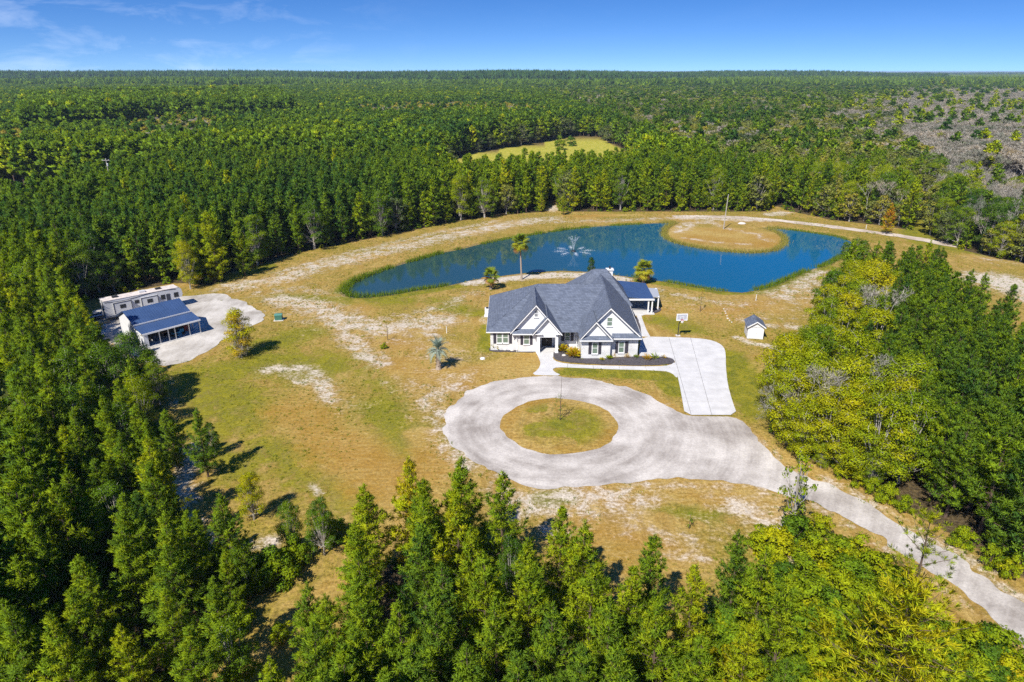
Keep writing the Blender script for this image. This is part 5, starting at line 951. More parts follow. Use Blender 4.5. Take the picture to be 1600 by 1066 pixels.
CLUMPS = [[(168, 205), (240, 178), (330, 176), (348, 196), (300, 215), (200, 220)], [(300, 131), (385, 131), (388, 142), (300, 142)], [(88, 140), (150, 136), (155, 152), (90, 154)], [(0, 205), (40, 200), (42, 222), (0, 226)], [(560, 165), (720, 160), (860, 165), (860, 178), (700, 176), (560, 180)]]
TALL = [[(40, 160), (430, 152), (460, 178), (250, 186), (40, 208)], [(700, 116), (1000, 119), (1000, 130), (700, 128)], [(1100, 118), (1900, 121), (1900, 136), (1100, 134)], [(-300, 120), (250, 120), (250, 131), (-300, 133)]]
BZ = [(1180, 560), (1285, 375), (1420, 388), (1350, 490), (1440, 560), (1475, 650), (1440, 770), (1240, 740)]
def scatter(x0, x1, y0, y1, step, ang, rowx, hs=1.0):
    X, Y = cand(x0, x1, y0, y1, step, ang, .33, rowx); px, py, dep = PXn(X, Y, 12.0); bx_, by_, _ = PXn(X, Y, 0.0)
    k = (dep > 3) & (px > -150 - 9000 / np.maximum(dep, 5)) & (px < 1750 + 9000 / np.maximum(dep, 5)) & (py < 1066 + 16000 / np.maximum(dep, 5)); X, Y, px, py = X[k], Y[k], px[k], py[k]
    g = region(X, Y); k = g > 0; X, Y, px, py, g = X[k], Y[k], px[k], py[k], g[k]
    n = len(X); r1 = rng.random(n); r2 = rng.random(n); nz = vnoise(X, Y, 28, 1); nz2 = vnoise(X, Y, 9, 2); nb_ = vnoise(X, Y, 160, 4)
    h = np.select([g == 1, g == 2, g == 3], [8.2 + 2.4 * r1, 10.2 + 4.2 * r1 + 1.5 * nz, 9.4 + 3.2 * r1], 11.2 + 3.4 * r1 + 1.4 * nz)
    tv = np.select([g == 1, g == 2, g == 3], [.42 + .0 * r1, .27 + .24 * (nz2 - .4), .20 + .0 * r1], .165 + .22 * (nz - .5) + .16 * (nb_ - .5)) + rng.normal(0, .07, n)
    de = dist_line(X, Y, LEFTF[4:], False); h = np.where(g == 2, h * np.clip(.60 + de / 30, .6, 1), h)
    kind = np.zeros(n, int)
    hard = inpoly(px, py, HARD) & (g == 4); grey = inpoly(px + 30 * (nz - .5), py + 14 * (nz2 - .5), GREYP) & (g == 4)
    kind = np.where(hard & (r2 < .74), 1, kind); kind = np.where(hard & (r2 > .74) & (r2 < .82 + .10 * (nz > .55)), 2, kind); gm = np.where(px > 1410, .955, .62 - .2 * (nz2 > .6)); kind = np.where(grey & (r2 < gm), 2, kind); kind = np.where(grey & (r2 >= gm), 1, kind); kind = np.where(grey & (r1 > .975), 0, kind)
    for c in CLUMPS:
        q = inpoly(px, py, c) & (g == 4); kind = np.where(q, np.where(r2 < .62, 1, np.where(r2 < .85, 2, 0)), kind); tv = np.where(q & (kind == 1), .62 + .16 * r1, tv)
    for c in TALL:
        q = inpoly(px, py, c) & (g == 4); h = np.where(q & (r1 > .45), h * 1.45, h); tv = np.where(q & (kind == 0), .10 + .10 * r1, tv)
    bz = inpoly(px, py, BZ) & (g == 3); kind = np.where(bz & (r2 < .93), 1, kind)
    edge = (g == 2) & (r2 < .13); kind = np.where(edge, 1, kind); kind = np.where((g == 1) & (r2 < .10), 1, kind); kind = np.where((g == 4) & ~hard & ~grey & (r2 > .985) & (kind == 0), 1, kind)
    tv = np.where((kind == 1) & (g == 4) & hard, np.clip(.30 + .40 * (nz - .42) + .22 * (nz2 - .5) + rng.normal(0, .10, n), .02, .80), tv); tv = np.where((kind == 1) & bz, .56 + .12 * (nz2 - .3) + rng.normal(0, .07, n), tv)
    tv = np.where((kind == 1) & (g < 3), .22 + .25 * (r1 - .4), tv); tv = np.where(kind == 2, np.clip(.40 + .45 * (nz - .4) + rng.normal(0, .14, n), .0, .95), tv)
    tv = np.where((kind == 0) & (r1 > .992), .52, tv)
    h = np.where((kind == 1) & (g == 4), 9.5 + 4 * r1, h); h = np.where((kind == 1) & (g != 4), h * .86, h); h = np.where(kind == 2, 9.5 + 3.0 * r1, h) 
    if step < 4:                                         # bushier, yellower trees where the forest meets the clearing
        ed_ = np.zeros(n, bool)
        for dx, dy in ((3.6, 0), (-3.6, 0), (0, -3.8), (2.6, -2.6), (-2.6, -2.6)): ed_ |= region(X + dx, Y + dy) == 0
        q = ed_ & (g == 4); h = np.where(q, h * (.66 + .22 * r1), h); tv = np.where(q, np.clip(tv + .14 + .1 * (nz2 - .4), 0, .58), tv); kind = np.where(q & (r2 < .22), 1, kind)
        q = (g == 4) & (px > 700) & (px < 1450) & (py > 225); tv = np.where(q, tv + .13, tv)
    return np.stack([X, Y, h * hs, kind, np.clip(tv, 0, 1), g], 1)
A = scatter(-130, 150, 8, 260, 3.25, R(14), 1.12)
for px, py, h, kd, tv, lb in ((1346, 373, 11, 'broadleaf_tree', .30, 'olive leafy tree at the far tip of the right stand beside the pond end'), (160, 538, 9.5, 'broadleaf_tree', .22, 'broad dark tree crowding the left front of the barn'), (228, 545, 7.0, 'broadleaf_tree', .30, 'leafy tree in front of the left barn porch wall'), (128, 508, 11.5, 'pine_tree', .30, 'pine standing beside the crates left of the barn'), (196, 520, 9.0, 'broadleaf_tree', .16, 'dark leafy tree overlapping the left end of the barn porch'), (236, 566, 6.0, 'broadleaf_tree', .42, 'lighter leafy tree below the gravel apron of the barn'), (117, 478, 12.5, 'pine_tree', .24, 'dark pine rising left of the barn, in front of the trailer'), (210, 590, 7.0, 'broadleaf_tree', .52, 'yellow-green tree at the shaded lawn edge below the barn'), (262, 640, 7.0, 'pine_tree', .30, 'small pine in the row along the shaded lawn edge'), (428, 862, 3.4, 'shrub', .36, 'dark round bush between the twin trees and the grass lane'), (372, 850, 5.0, 'broadleaf_tree', .36, 'leafy low tree left of the grass lane'), (330, 905, 8.0, 'pine_tree', .28, 'dense pine left of the grass lane'), (350, 965, 7.0, 'broadleaf_tree', .32, 'low tree leaning over the bottom of the grass lane'), (288, 985, 8.5, 'pine_tree', .34, 'pine at the bottom end of the grass lane'), (305, 800, 6.0, 'pine_tree', .3, 'small pine on the sandy strip at left')):
    by_top(px, py, h, kd, tv, lb)
for px, py, h, tv in ((505, 935, 8.5, .36), (525, 1010, 9.5, .3), (462, 1062, 9, .34)): by_top(px, py, h, 'pine_tree', tv, None, INN)
hx_ = np.array([[t_[0], t_[1]] for t_ in hero.r if t_[3] != 'shrub'])
dmin = np.min(np.hypot(A[:, 0:1] - hx_[None, :, 0], A[:, 1:2] - hx_[None, :, 1]), 1); A = A[dmin > 2.3]
lpk = A[:, 5] == 1                                       # the thicket at lower right keeps its shrubs free of pines
A = A[~((A[:, 0] > 14) & (A[:, 1] < 62) & (A[:, 5] == 1) & (A[:, 0] > 12 + .18 * A[:, 1]))]
inv = inpoly(A[:, 0], A[:, 1], [(-62, 92), (-50, 98), (-50, 121), (-62, 125.5), (-76.5, 114.5), (-74, 105)]); A = A[~inv]
Bm = scatter(-560, 620, 260, 700, 3.9, R(14), 1.1, 1.04); C_ = scatter(-1150, 1250, 700, 1500, 5.4, R(9), 1.0, 1.1)

# nearest / largest become objects of their own
KN = ['pine_tree', 'broadleaf_tree', 'bare_tree']; LIM = {'pine_tree': 288, 'broadleaf_tree': 200, 'bare_tree': 70}
px, py, dep = PXn(A[:, 0], A[:, 1], A[:, 2] * .8); inf = (px > -20) & (px < 1620) & (py < 1075) & (py > 0); sizev = np.where(inf, A[:, 2] / dep, 0)
take = np.zeros(len(A), bool)
for k, kn in enumerate(KN):
    ids = np.where((A[:, 3] == k) & (sizev > 0))[0]; lim = LIM[kn] - sum(1 for h in hero.r if h[3] == kn); take[ids[np.argsort(-sizev[ids])[:lim]]] = True
def area_words(x, y, g, px, py):
    if g == 1: return 'in the young stand below the gravel circle' if px < 1000 else 'in the young stand below the sandy patch', 'young stand below the gravel circle'
    if g == 2:
        if py > 880: return 'in the dense forest at the bottom left corner', 'left forest'
        if px > 200: return 'in the left forest along the edge of the lawn', 'left forest'
        return ('in the dense left forest in front of the barn' if py > 560 else 'in the dense left forest beside the camper'), 'left forest'
    if g == 3: return ('in the right stand along the white road' if py > 700 else 'in the right stand beside the gravel clearing' if px > 1490 else 'in the right stand opposite the shed lawn' if py > 470 else 'in the right stand nearest the pond'), 'right stand'
    return ('in the forest behind the camper' if px < 420 else 'in the forest edge left of the pond bank' if px < 740 else 'in the forest wall directly behind the pond' if px < 1220 else 'in the forest beyond the track right of the pond'), 'forest behind the pond'
KW = {'pine_tree': 'pine', 'broadleaf_tree': 'leafy broadleaf tree', 'bare_tree': 'grey leafless tree'}; CATS = {'pine_tree': 'pine tree', 'broadleaf_tree': 'broadleaf tree', 'bare_tree': 'bare tree', 'shrub': 'shrub'}
def tone(k, tv):
    if k == 'bare_tree': return ''
    return 'deep green ' if tv < .22 else 'mid green ' if tv < .42 else 'yellowish green ' if tv < .7 else 'golden '
BASEH = {'pine_tree': PH, 'broadleaf_tree': BH, 'bare_tree': GH, 'shrub': SH_}; LODS = {'pine_tree': P0, 'broadleaf_tree': B0, 'bare_tree': G0, 'shrub': S0}
full_b = proto_meshes(broad_geo(131, BH, 2.7, 12000, .10, 46, .06, 1.05), 'full', BARKG, LEAF)
thin_b = proto_meshes(broad_geo(130, BH, 2.4, 900, .17, 22, .30, .8), 'thin', BARKG, LEAF)
cnt = 0
def plant(x, y, h, kind, tv, label, group, w=1.0, proto=None):
    global cnt; cnt += 1; r = random.Random(cnt * 7919)
    tm, cm = {'A0': PA[0], 'A1': PA[1], 'thin': thin_b, 'full': full_b}.get(proto) or LODS[kind][r.randrange(len(LODS[kind]))]
    s = h / BASEH[kind]; o = thing(kind, label, CATS[kind], (x, y, ground_z(x, y) - .05), r.random() * 6.28, group); ws = s * w * r.uniform(.92, 1.1) * (1.0 if kind != 'pine_tree' or proto else 1.04); o.scale = (ws, ws, s)
    a = link('trunk', tm, o); b = link('crown', cm, o)
    a['tv'] = float(tv); b['tv'] = float(tv); return o
# a tree of the crowd is singled out by how close it shows to a landmark; only those nobody could tell apart share a label
LANDM = [((205, 462), 'the camper'), ((240, 500), 'the navy barn roof'), ((60, 1010), 'the bottom left corner'), ((20, 430), 'the left edge beside the camper'), ((334, 695), 'the small dark lone tree'), ((385, 770), 'the yellowish sparse tree'), ((472, 800), 'the twin rounded trees'), ((176, 290), 'the grey utility pole'), ((540, 450), 'the left tip of the pond'), ((480, 390), 'the sandy bank left of the pond'),
         ((690, 360), 'the middle of the left pond bank'), ((862, 325), 'the gap in the forest behind the pond'), ((1131, 315), 'the bare pole on the peninsula'), ((1385, 340), 'the rust-orange pine'), ((1500, 370), 'the far end of the track'), ((1040, 325), 'the pond peninsula neck'), ((960, 325), 'the forest wall behind the fountain'), ((1585, 440), 'the gravel clearing'), ((1370, 420), 'the golden hardwood by the pond'), ((1290, 440), 'the right pond corner'),
         ((1230, 620), 'the bend of the lawn edge'), ((1560, 780), 'the right edge above the road'), ((1420, 780), 'the roadside shrubs'), ((1272, 620), 'the pale dead tree'), ((1445, 880), 'the airy roadside pine'), ((1140, 1010), 'the twin yellow shrubs'), ((640, 760), 'the rust needled pine'), ((800, 860), 'the vine covered tree'), ((1158, 860), 'the bushy dark end pine'), ((480, 1050), 'the grass lane at the bottom'), ((700, 1055), 'the bottom edge below the circle'), ((960, 1050), 'the bottom edge below the sandy patch'), ((1010, 870), 'the dark blue-green pine'), ((560, 830), 'the lane end pine'), ((1260, 830), 'the slender roadside tree'), ((1560, 560), 'the right edge beside the clearing'), ((1480, 620), 'the middle of the dark right stand'), ((110, 650), 'the middle of the left edge'), ((250, 640), 'the shaded lawn edge at left'), ((150, 850), 'the lower part of the left forest'), ((300, 350), 'the forest corner above the camper'), ((420, 330), 'the forest wall above the sandy bank')]
ORD = ['nearest', 'second nearest', 'third nearest', 'fourth nearest', 'fifth nearest', 'sixth nearest', 'seventh nearest']
crowd = []
for t_ in hero.r:
    if t_[5] and t_[6] != SCRUBX: plant(*t_); continue
    qx, qy, _ = PXn(t_[0], t_[1], t_[2] * .75); crowd.append((t_[0], t_[1], t_[2], t_[3], t_[4], t_[5] or f'{tone(t_[3], t_[4])}{KW.get(t_[3], "shrub")} standing inside the young stand below the gravel circle', t_[6], t_[7], t_[8], float(qx), float(qy)))
for i in np.where(take)[0]:
    x, y, h, k, tv, g = A[i]; kn = KN[int(k)]; aw, gw = area_words(x, y, g, px[i], py[i]); crowd.append((x, y, h, kn, tv, f'{tone(kn, tv)}{KW[kn]} standing {aw}', f'{KW[kn]}s of the {gw}', 1.0 if kn == 'pine_tree' else 1.05, None, float(px[i]), float(py[i])))
KW['shrub'] = 'low leafy shrub'; names = {}
for kn in ('pine_tree', 'broadleaf_tree', 'bare_tree', 'shrub'):
    ids = [i for i, c in enumerate(crowd) if c[3] == kn]; cand_ = sorted((math.hypot(crowd[i][9] - lx, crowd[i][10] - ly), i, l) for l, ((lx, ly), _) in enumerate(LANDM) for i in ids)
    rank = {}; 
    for d, i, l in cand_:
        rank[l] = rank.get(l, -1) + 1
        if rank[l] < len(ORD) and i not in names and d < 150: names[i] = f'{tone(kn, crowd[i][4])}{KW[kn]} {ORD[rank[l]]} to {LANDM[l][1]}'
for i, c in enumerate(crowd): plant(*c[:5], names.get(i, c[5]), *c[6:9])

# everything farther or smaller: masses of instanced trees
def gn_scatter(name, pts, rot, scl, pick, tvv, protos):
    me = bpy.data.meshes.new(name); me.vertices.add(len(pts)); me.vertices.foreach_set('co', np.asarray(pts, np.float32).ravel())
    fattr(me, 'rz', rot); fattr(me, 'tv', tvv); a = me.attributes.new('sc', 'FLOAT_VECTOR', 'POINT'); a.data.foreach_set('vector', np.asarray(scl, np.float32).ravel()); a = me.attributes.new('pick', 'INT', 'POINT'); a.data.foreach_set('value', np.asarray(pick, np.int32))
    o = tag(link(name, me), kind='stuff'); ng = bpy.data.node_groups.new(name, 'GeometryNodeTree'); ng.interface.new_socket('Geometry', in_out='INPUT', socket_type='NodeSocketGeometry'); ng.interface.new_socket('Geometry', in_out='OUTPUT', socket_type='NodeSocketGeometry')
    N = ng.nodes.new; L = ng.links.new; gi = N('NodeGroupInput'); go = N('NodeGroupOutput'); m2p = N('GeometryNodeMeshToPoints'); iop = N('GeometryNodeInstanceOnPoints'); gti = N('GeometryNodeJoinGeometry')
    L(gi.outputs[0], m2p.inputs[0]); L(m2p.outputs[0], iop.inputs['Points'])
    for p in protos:
        oi = N('GeometryNodeObjectInfo'); oi.transform_space = 'ORIGINAL'; oi.inputs['As Instance'].default_value = True; oi.inputs['Object'].default_value = p; L(oi.outputs['Geometry'], gti.inputs[0])
    L(gti.outputs[0], iop.inputs['Instance']); iop.inputs['Pick Instance'].default_value = True
    def at(nm, ty):
        q = N('GeometryNodeInputNamedAttribute'); q.data_type = ty; q.inputs['Name'].default_value = nm; return q.outputs[0]
    L(at('pick', 'INT'), iop.inputs['Instance Index']); L(at('sc', 'FLOAT_VECTOR'), iop.inputs['Scale']); cx = N('ShaderNodeCombineXYZ'); L(at('rz', 'FLOAT'), cx.inputs[2]); e2r = N('FunctionNodeEulerToRotation'); L(cx.outputs[0], e2r.inputs[0]); L(e2r.outputs[0], iop.inputs['Rotation'])
    L(iop.outputs[0], go.inputs[0]); md = o.modifiers.new('scatter', 'NODES'); md.node_group = ng; return o
rest = A[~take]
def mass(name, arr, protos, base_h, wid=1.0):
    n = len(arr)
    if not n: return
    s = arr[:, 2] / base_h; ws = s * wid * rng.uniform(.92, 1.15, n)
    gn_scatter(name, np.stack([arr[:, 0], arr[:, 1], np.full(n, -.1)], 1), rng.random(n) * 6.28, np.stack([ws, ws, s], 1), rng.integers(0, len(protos), n), arr[:, 4], protos)
mass('pine_forest', rest[rest[:, 3] == 0], P1, PH, 1.08); mass('hardwood_forest', rest[rest[:, 3] == 1], B1, BH, 1.1); mass('bare_forest', rest[rest[:, 3] == 2], G1, GH)
mass('distant_pine_forest', Bm[Bm[:, 3] == 0], P2, PH, 1.30); mass('distant_hardwood_forest', Bm[Bm[:, 3] == 1], B1, BH, 1.3); mass('distant_bare_forest', Bm[Bm[:, 3] == 2], G1, GH, 1.55)
mass('farther_pine_forest', C_[C_[:, 3] == 0], P2, PH, 1.85); mass('farther_hardwood_forest', C_[C_[:, 3] == 1], B2, BH, 1.6); mass('farther_bare_forest', C_[C_[:, 3] == 2], G1, GH, 2.0)
# the last miles: patches of canopy
def patch(seed, S=95.0, n=130):
    r = np.random.default_rng(seed); P = np.stack([r.uniform(-S / 2, S / 2, n), r.uniform(-S / 2, S / 2, n), r.uniform(7, 12, n)], 1); D = np.tile([0, 0, 1.], (n, 1)); Vc, Qc, cl, N = needles(P, D, np.full(n, 6.5), 7, .95, r, 1.6, -.1)
    hb = S / 2; base = np.array([[-hb, -hb, 7.5], [hb, -hb, 7.5], [hb, hb, 7.5], [-hb, hb, 7.5]]); me = mesh_np('canopy_patch', np.concatenate([Vc, base]), quads=np.concatenate([Qc, [[len(Vc), len(Vc) + 1, len(Vc) + 2, len(Vc) + 3]]]), mats=[PINE]); fattr(me, 'cl', np.concatenate([cl, [.2] * 4])); return bpy.data.objects.new('canopy_patch', me)
PT = [patch(200 + i) for i in range(4)]
def far(y0, y1, step):
    X, Y = cand(-y1 * .85, y1 * .85, y0, y1, step, 0, .15); k = np.abs(X) < Y * .84 + 60; return X[k], Y[k]
fx1, fy1 = far(1500, 4200, 92); fx2, fy2 = far(4200, 14000, 260); FX = np.concatenate([fx1, fx2]); FY = np.concatenate([fy1, fy2]); sc_ = np.concatenate([np.ones(len(fx1)), np.full(len(fx2), 2.9)])
nz = vnoise(FX * .35, FY, 420, 9); zt = 1.0 + .75 * (nz > .58) + .7 * (vnoise(FX * .5, FY, 150, 12) - .5) - .2 * (FY > 4200); tvf = np.clip(np.where(nz > .58, .02, .16 + .3 * (vnoise(FX * .3, FY, 600, 10) - .35)), 0, .6)
gn_scatter('horizon_forest', np.stack([FX, FY, DROP(FX, FY)], 1), rng.integers(0, 4, len(FX)) * math.pi / 2, np.stack([sc_, sc_, zt], 1), rng.integers(0, 4, len(FX)), tvf, PT)
# undergrowth at the feet of the forest edges
UX_, UY_ = cand(-100, 130, 14, 235, 1.7, .3, .5); g = region(UX_, UY_); ed = np.zeros(len(UX_), bool)
for dx, dy in ((2.6, 0), (-2.6, 0), (0, 2.6), (0, -2.6)): ed |= region(UX_ + dx, UY_ + dy) != g
k = (g > 0) & (ed | ((g == 3) & (rng.random(len(g)) < .12)) | ((g == 1) & (rng.random(len(g)) < .2))) & (rng.random(len(g)) < .62); UX_, UY_ = UX_[k], UY_[k]; n = len(UX_); s = rng.uniform(.3, .75, n)
gn_scatter('undergrowth', np.stack([UX_, UY_, np.full(n, -.05)], 1), rng.random(n) * 6.28, np.stack([s, s, s * .9], 1), rng.integers(0, 3, n), np.clip(rng.normal(.42, .16, n), 0, .9), S1)

# ---------------------------------------------------------------- reeds and bank grass round the pond
def blades(cx_, cy_, z, n, h, wid, r, spread):
    P = np.stack([cx_ + r.normal(0, spread, n), cy_ + r.normal(0, spread, n), np.full(n, z)], 1); d = unit(np.stack([r.normal(0, .28, n), r.normal(0, .28, n), np.ones(n)], 1)); L = h * r.uniform(.6, 1.2, n); sd_ = unit(np.cross(d, r.normal(0, 1, (n, 3)))) * wid; tip = P + d * L[:, None]
    return np.stack([P - sd_, P + sd_, tip], 1).reshape(-1, 3)
def shore_pts(poly, step):
    out = []; n = len(poly)
    for i in range(n):
        a, b = poly[i], poly[(i + 1) % n]; d = math.hypot(b[0] - a[0], b[1] - a[1]); k = max(1, int(d / step)); out += [(a[0] + (b[0] - a[0]) * j / k, a[1] + (b[1] - a[1]) * j / k) for j in range(k)]
    return out
r = np.random.default_rng(5); VB = []; CL = []; VP = []; CP = []
PEN = GP([(1030, 342), (1240, 350), (1240, 400), (1030, 400)])
for (x, y) in shore_pts(smooth_poly(POND, 1), .38):
    qx, qy, _ = PXn(x, y, 0.0); nzv = float(vnoise(x, y, 5, 21)); beach = (735 < qx < 990 and 415 < qy < 445)
    if beach: continue
    pen = 1033 < qx < 1232 and 343 < qy < 400
    if pen:
        v = blades(x, y, WATER_Z, 22, 1.05, .045, r, .55); VP.append(v); CP.append(np.repeat(np.clip(r.normal(.72, .2, 22), 0, .99), 3)); continue
    lush = (qx < 720 and qy < 470) or (1150 < qx < 1320 and qy > 400)
    if nzv < (.25 if lush else .48): continue
    h = (.95 if lush else .6) * (1.5 if qx < 575 else 1) * (1.9 if (868 < qx < 884 and qy < 370) or (838 < qx < 848 and qy < 372) else 1)
    v = blades(x, y, WATER_Z + .05, 20, h, .05, r, .5); VB.append(v); CL.append(np.repeat(np.clip(r.normal(.25 if lush else .48, .2, 20), 0, .99), 3))
for nm, vv, cc in (('reeds', VB, CL), ('dry_reeds', VP, CP)):
    V = np.concatenate(vv); me = mesh_np(nm, V, faces_tri=np.arange(len(V)).reshape(-1, 3), mats=[REED]); fattr(me, 'cl', np.concatenate(cc)); o = tag(link(nm, me), kind='stuff'); o['tv'] = .12 if nm == 'reeds' else .62

# ---------------------------------------------------------------- tufts and weeds on the lawns
def tuft(seed, h=.26, n=12):
    r = np.random.default_rng(seed); V = blades(0, 0, -.02, n, h, .022, r, .10); me = mesh_np('tuft', V, faces_tri=np.arange(len(V)).reshape(-1, 3), mats=[REED]); fattr(me, 'cl', np.repeat(np.clip(r.normal(.5, .2, n), 0, .99), 3)); return bpy.data.objects.new('tuft', me)
TX, TY = cand(-75, 105, 42, 210, .95, .4, .5); qx, qy, _ = PXn(TX, TY, 0.0)
hardp = [GP([(1030, 340), (1240, 345), (1240, 400), (1030, 400)]), D_OUT, WALK, SIDE, POND, ring, GP([(755, 550), (755, 505), (775, 455), (1030, 440), (1040, 485), (1060, 570)]), GP([(120, 505), (150, 478), (290, 458), (416, 490), (405, 510), (300, 565), (200, 560)])]
k = (region(TX, TY) == 0) & (vnoise(TX, TY, 4.0, 31) * .6 + vnoise(TX, TY, 13.0, 32) * .6 > .52)
for hp_ in hardp: k &= ~inpoly(TX, TY, hp_)
TX, TY = TX[k], TY[k]; n = len(TX); s = rng.uniform(.5, 1.3, n) * (1 + .8 * (rng.random(n) > .96)); tt = np.clip(.38 + .5 * (vnoise(TX, TY, 9, 33) - .5) + rng.normal(0, .14, n), 0, .95)
gn_scatter('lawn_weeds', np.stack([TX, TY, np.zeros(n)], 1), rng.random(n) * 6.28, np.stack([s * 1.2, s * 1.2, s * .8], 1), rng.integers(0, 3, n), tt, [tuft(300 + i) for i in range(3)])

# ---------------------------------------------------------------- palms
def fan_frond(seed, L=1.0, n=15):
    r = np.random.default_rng(seed); b = MB(); V = []; T = []
    def tri(a, b_, c): i = len(V); V.extend([a, b_, c]); T.append((i, i + 1, i + 2))
    st = np.array([0, 0, 0.]); hub = np.array([L * .62, 0, L * .10]); w_ = .022
    V += [st + [0, -w_, 0], st + [0, w_, 0], hub + [0, w_, 0], hub + [0, -w_, 0]]; T += [(0, 1, 2), (0, 2, 3)]
    for k in range(n):
        a = R(-118 + 236 * k / (n - 1)); ln = L * .62 * (1 - .18 * abs(a) / 2) * r.uniform(.9, 1.08); d = np.array([math.cos(a), math.sin(a), -.06]); s = np.array([-math.sin(a), math.cos(a), .0]) * L * .055; m_ = hub + d * ln * .5 + np.array([0, 0, .05 * L]); tip = hub + d * ln + np.array([0, 0, -.16 * L])
        tri(hub, m_ - s, m_ + s); tri(m_ - s, tip, m_ + s)
    V = np.array(V); me = mesh_np('frond', V, faces_tri=np.array(T), mats=[PALMG]); fattr(me, 'cl', np.clip(r.normal(.5, .2, len(V)), 0, .99)); return me
def feather_frond(seed, L=1.0):
    r = np.random.default_rng(seed); V = []; T = []; n = 16; prev = None
    for k in range(n + 1):
        t_ = k / n; c = np.array([L * (.95 * t_), 0, L * (.5 * t_ - .72 * t_ * t_)]); w_ = .02 * (1 - t_) + .004
        if prev is not None:
            i = len(V); V.extend([prev - [0, w_, 0], prev + [0, w_, 0], c + [0, w_, 0], c - [0, w_, 0]]); T += [(i, i + 1, i + 2), (i, i + 2, i + 3)]
            if t_ > .15:
                for s in (-1, 1):
                    i = len(V); ll = L * .30 * math.sin(math.pi * min(1, .15 + t_ * .9)); V.extend([c - [.02, 0, 0], c + [.04, 0, 0], c + np.array([.10 * L, s * ll, .06 * L + r.normal(0, .02)])]); T.append((i, i + 1, i + 2))
        prev = c
    V = np.array(V); me = mesh_np('frond', V, faces_tri=np.array(T), mats=[PINDO]); fattr(me, 'cl', np.clip(r.normal(.5, .2, len(V)), 0, .99)); return me
def palm(name, label, p, th, r0, fr, n, L, dead=.15, lean=(0, 0), tvb=.45, boots=False):
    t_ = thing(name, label, 'palm', (*p, 0)); rd = random.Random(int(p[0] * 10)); b = MB(); pts = [(lean[0] * u, lean[1] * u, th * u) for u in (0, .15, .4, .7, 1)]; b.path(pts, [r0 * 1.5, r0 * 1.05, r0, r0 * .95, r0 * (1.6 if boots else 1.1)], 9)
    if boots:
        for k in range(34):
            u = .12 + .88 * k / 34; a = k * 2.4; c = Vector((lean[0] * u + r0 * math.cos(a), lean[1] * u + r0 * math.sin(a), th * u)); b.tube(c, c + Vector((math.cos(a) * .14, math.sin(a) * .14, .2)), .06, .02, 4)
    b.build('trunk', PALMB, t_, world=False)
    for k in range(n):
        u = (k + .5) / n; el = R(72 - 125 * u ** 1.15 + rd.gauss(0, 7)); az = k * 2.39996 + rd.gauss(0, .2); f = link('frond', fr[k % len(fr)], t_); f.location = (lean[0], lean[1], th - .12 + .3 * (1 - u)); f.rotation_euler = (rd.gauss(0, .25), -el, az); s = L * rd.uniform(.85, 1.1); f.scale = (s, s, s)
        f['tv'] = min(1., tvb + .35 * u * (1 - dead) + (.45 if u > 1 - dead else 0) + rd.gauss(0, .05))
    return t_
FF = [fan_frond(i) for i in range(3)]; PF = [feather_frond(i) for i in range(3)]
palm('cabbage_palm', 'tall slim cabbage palm rising in front of the pond by the sandy beach', G(815, 437), 7.6, .17, FF, 34, 1.9, .12, (-.35, .1), .32)
palm('cabbage_palm', 'short palm with drooping brown fronds left of the house by the beach', G(767, 452), 2.4, .24, FF, 24, 1.8, .3, (0, 0), .30)
palm('cabbage_palm', 'bushy yellow-green palm behind the patio roof right of the house', G(1005, 442), 2.6, .26, FF, 34, 2.0, .1, (0, 0), .40)
palm('pindo_palm', 'grey-green pindo palm with thick rough trunk on the brown front lawn', G(685, 577), 3.0, .30, PF, 26, 2.1, 0, (.05, 0), .4, True)

# ---------------------------------------------------------------- saplings
def sapling(label, p, H, leafn, seed, tv=.4, lean=.0, low=False):
    r = np.random.default_rng(seed); segs = []; ends = []; zs = np.linspace(0, H, 7); ax = lambda z: np.array([lean * z, .02 * math.sin(z * 2), z])
    for a, b in zip(zs[:-1], zs[1:]): segs.append((ax(a), ax(b), .045 * (1 - a / H) + .012, .045 * (1 - b / H) + .010))
    for k in range(int(H * 3.2)):
        z = H * r.uniform(.08, .5 if low else .98); az = r.random() * 6.28; L = (.9 if low else .35 * H * (1.1 - z / H)) * r.uniform(.5, 1); d = unit(np.array([math.cos(az), math.sin(az), .55])); e = ax(z) + d * L; segs.append((ax(z), e, .014, .006)); ends.append((e, .28)); ends.append((ax(z) + d * L * .6, .2))
    Vt, Qt = tubes_np(segs, 5); o = thing('sapling', label, 'sapling', (*p, .04)); a = link('trunk', mesh_np('trunk', Vt, quads=Qt, mats=[BARK]), o)
    if leafn:
        V, Q, cl, N_ = leaves(np.array([e[0] for e in ends]), np.array([e[1] for e in ends]), leafn, .07, r); m = mesh_np('crown', V, quads=Q, mats=[LEAF]); fattr(m, 'cl', cl); b = link('crown', m, o); b['tv'] = tv
    return o
o = sapling('thin young tree in the middle of the round lawn island', G(875, 656.5, .2), 5.9, 260, 1, .2, .01, True); o.location.z = .2
sapling('bare twiggy sapling on the sandy lawn left of the house', G(606, 532), 3.2, 40, 2, .5); sapling('thin sapling with a few brown leaves behind the basketball hoop', G(1094, 487), 4.2, 160, 3, .9); sapling('tiny green sapling in the dry grass below the gravel circle', G(1077, 826), 1.7, 90, 4, .3)

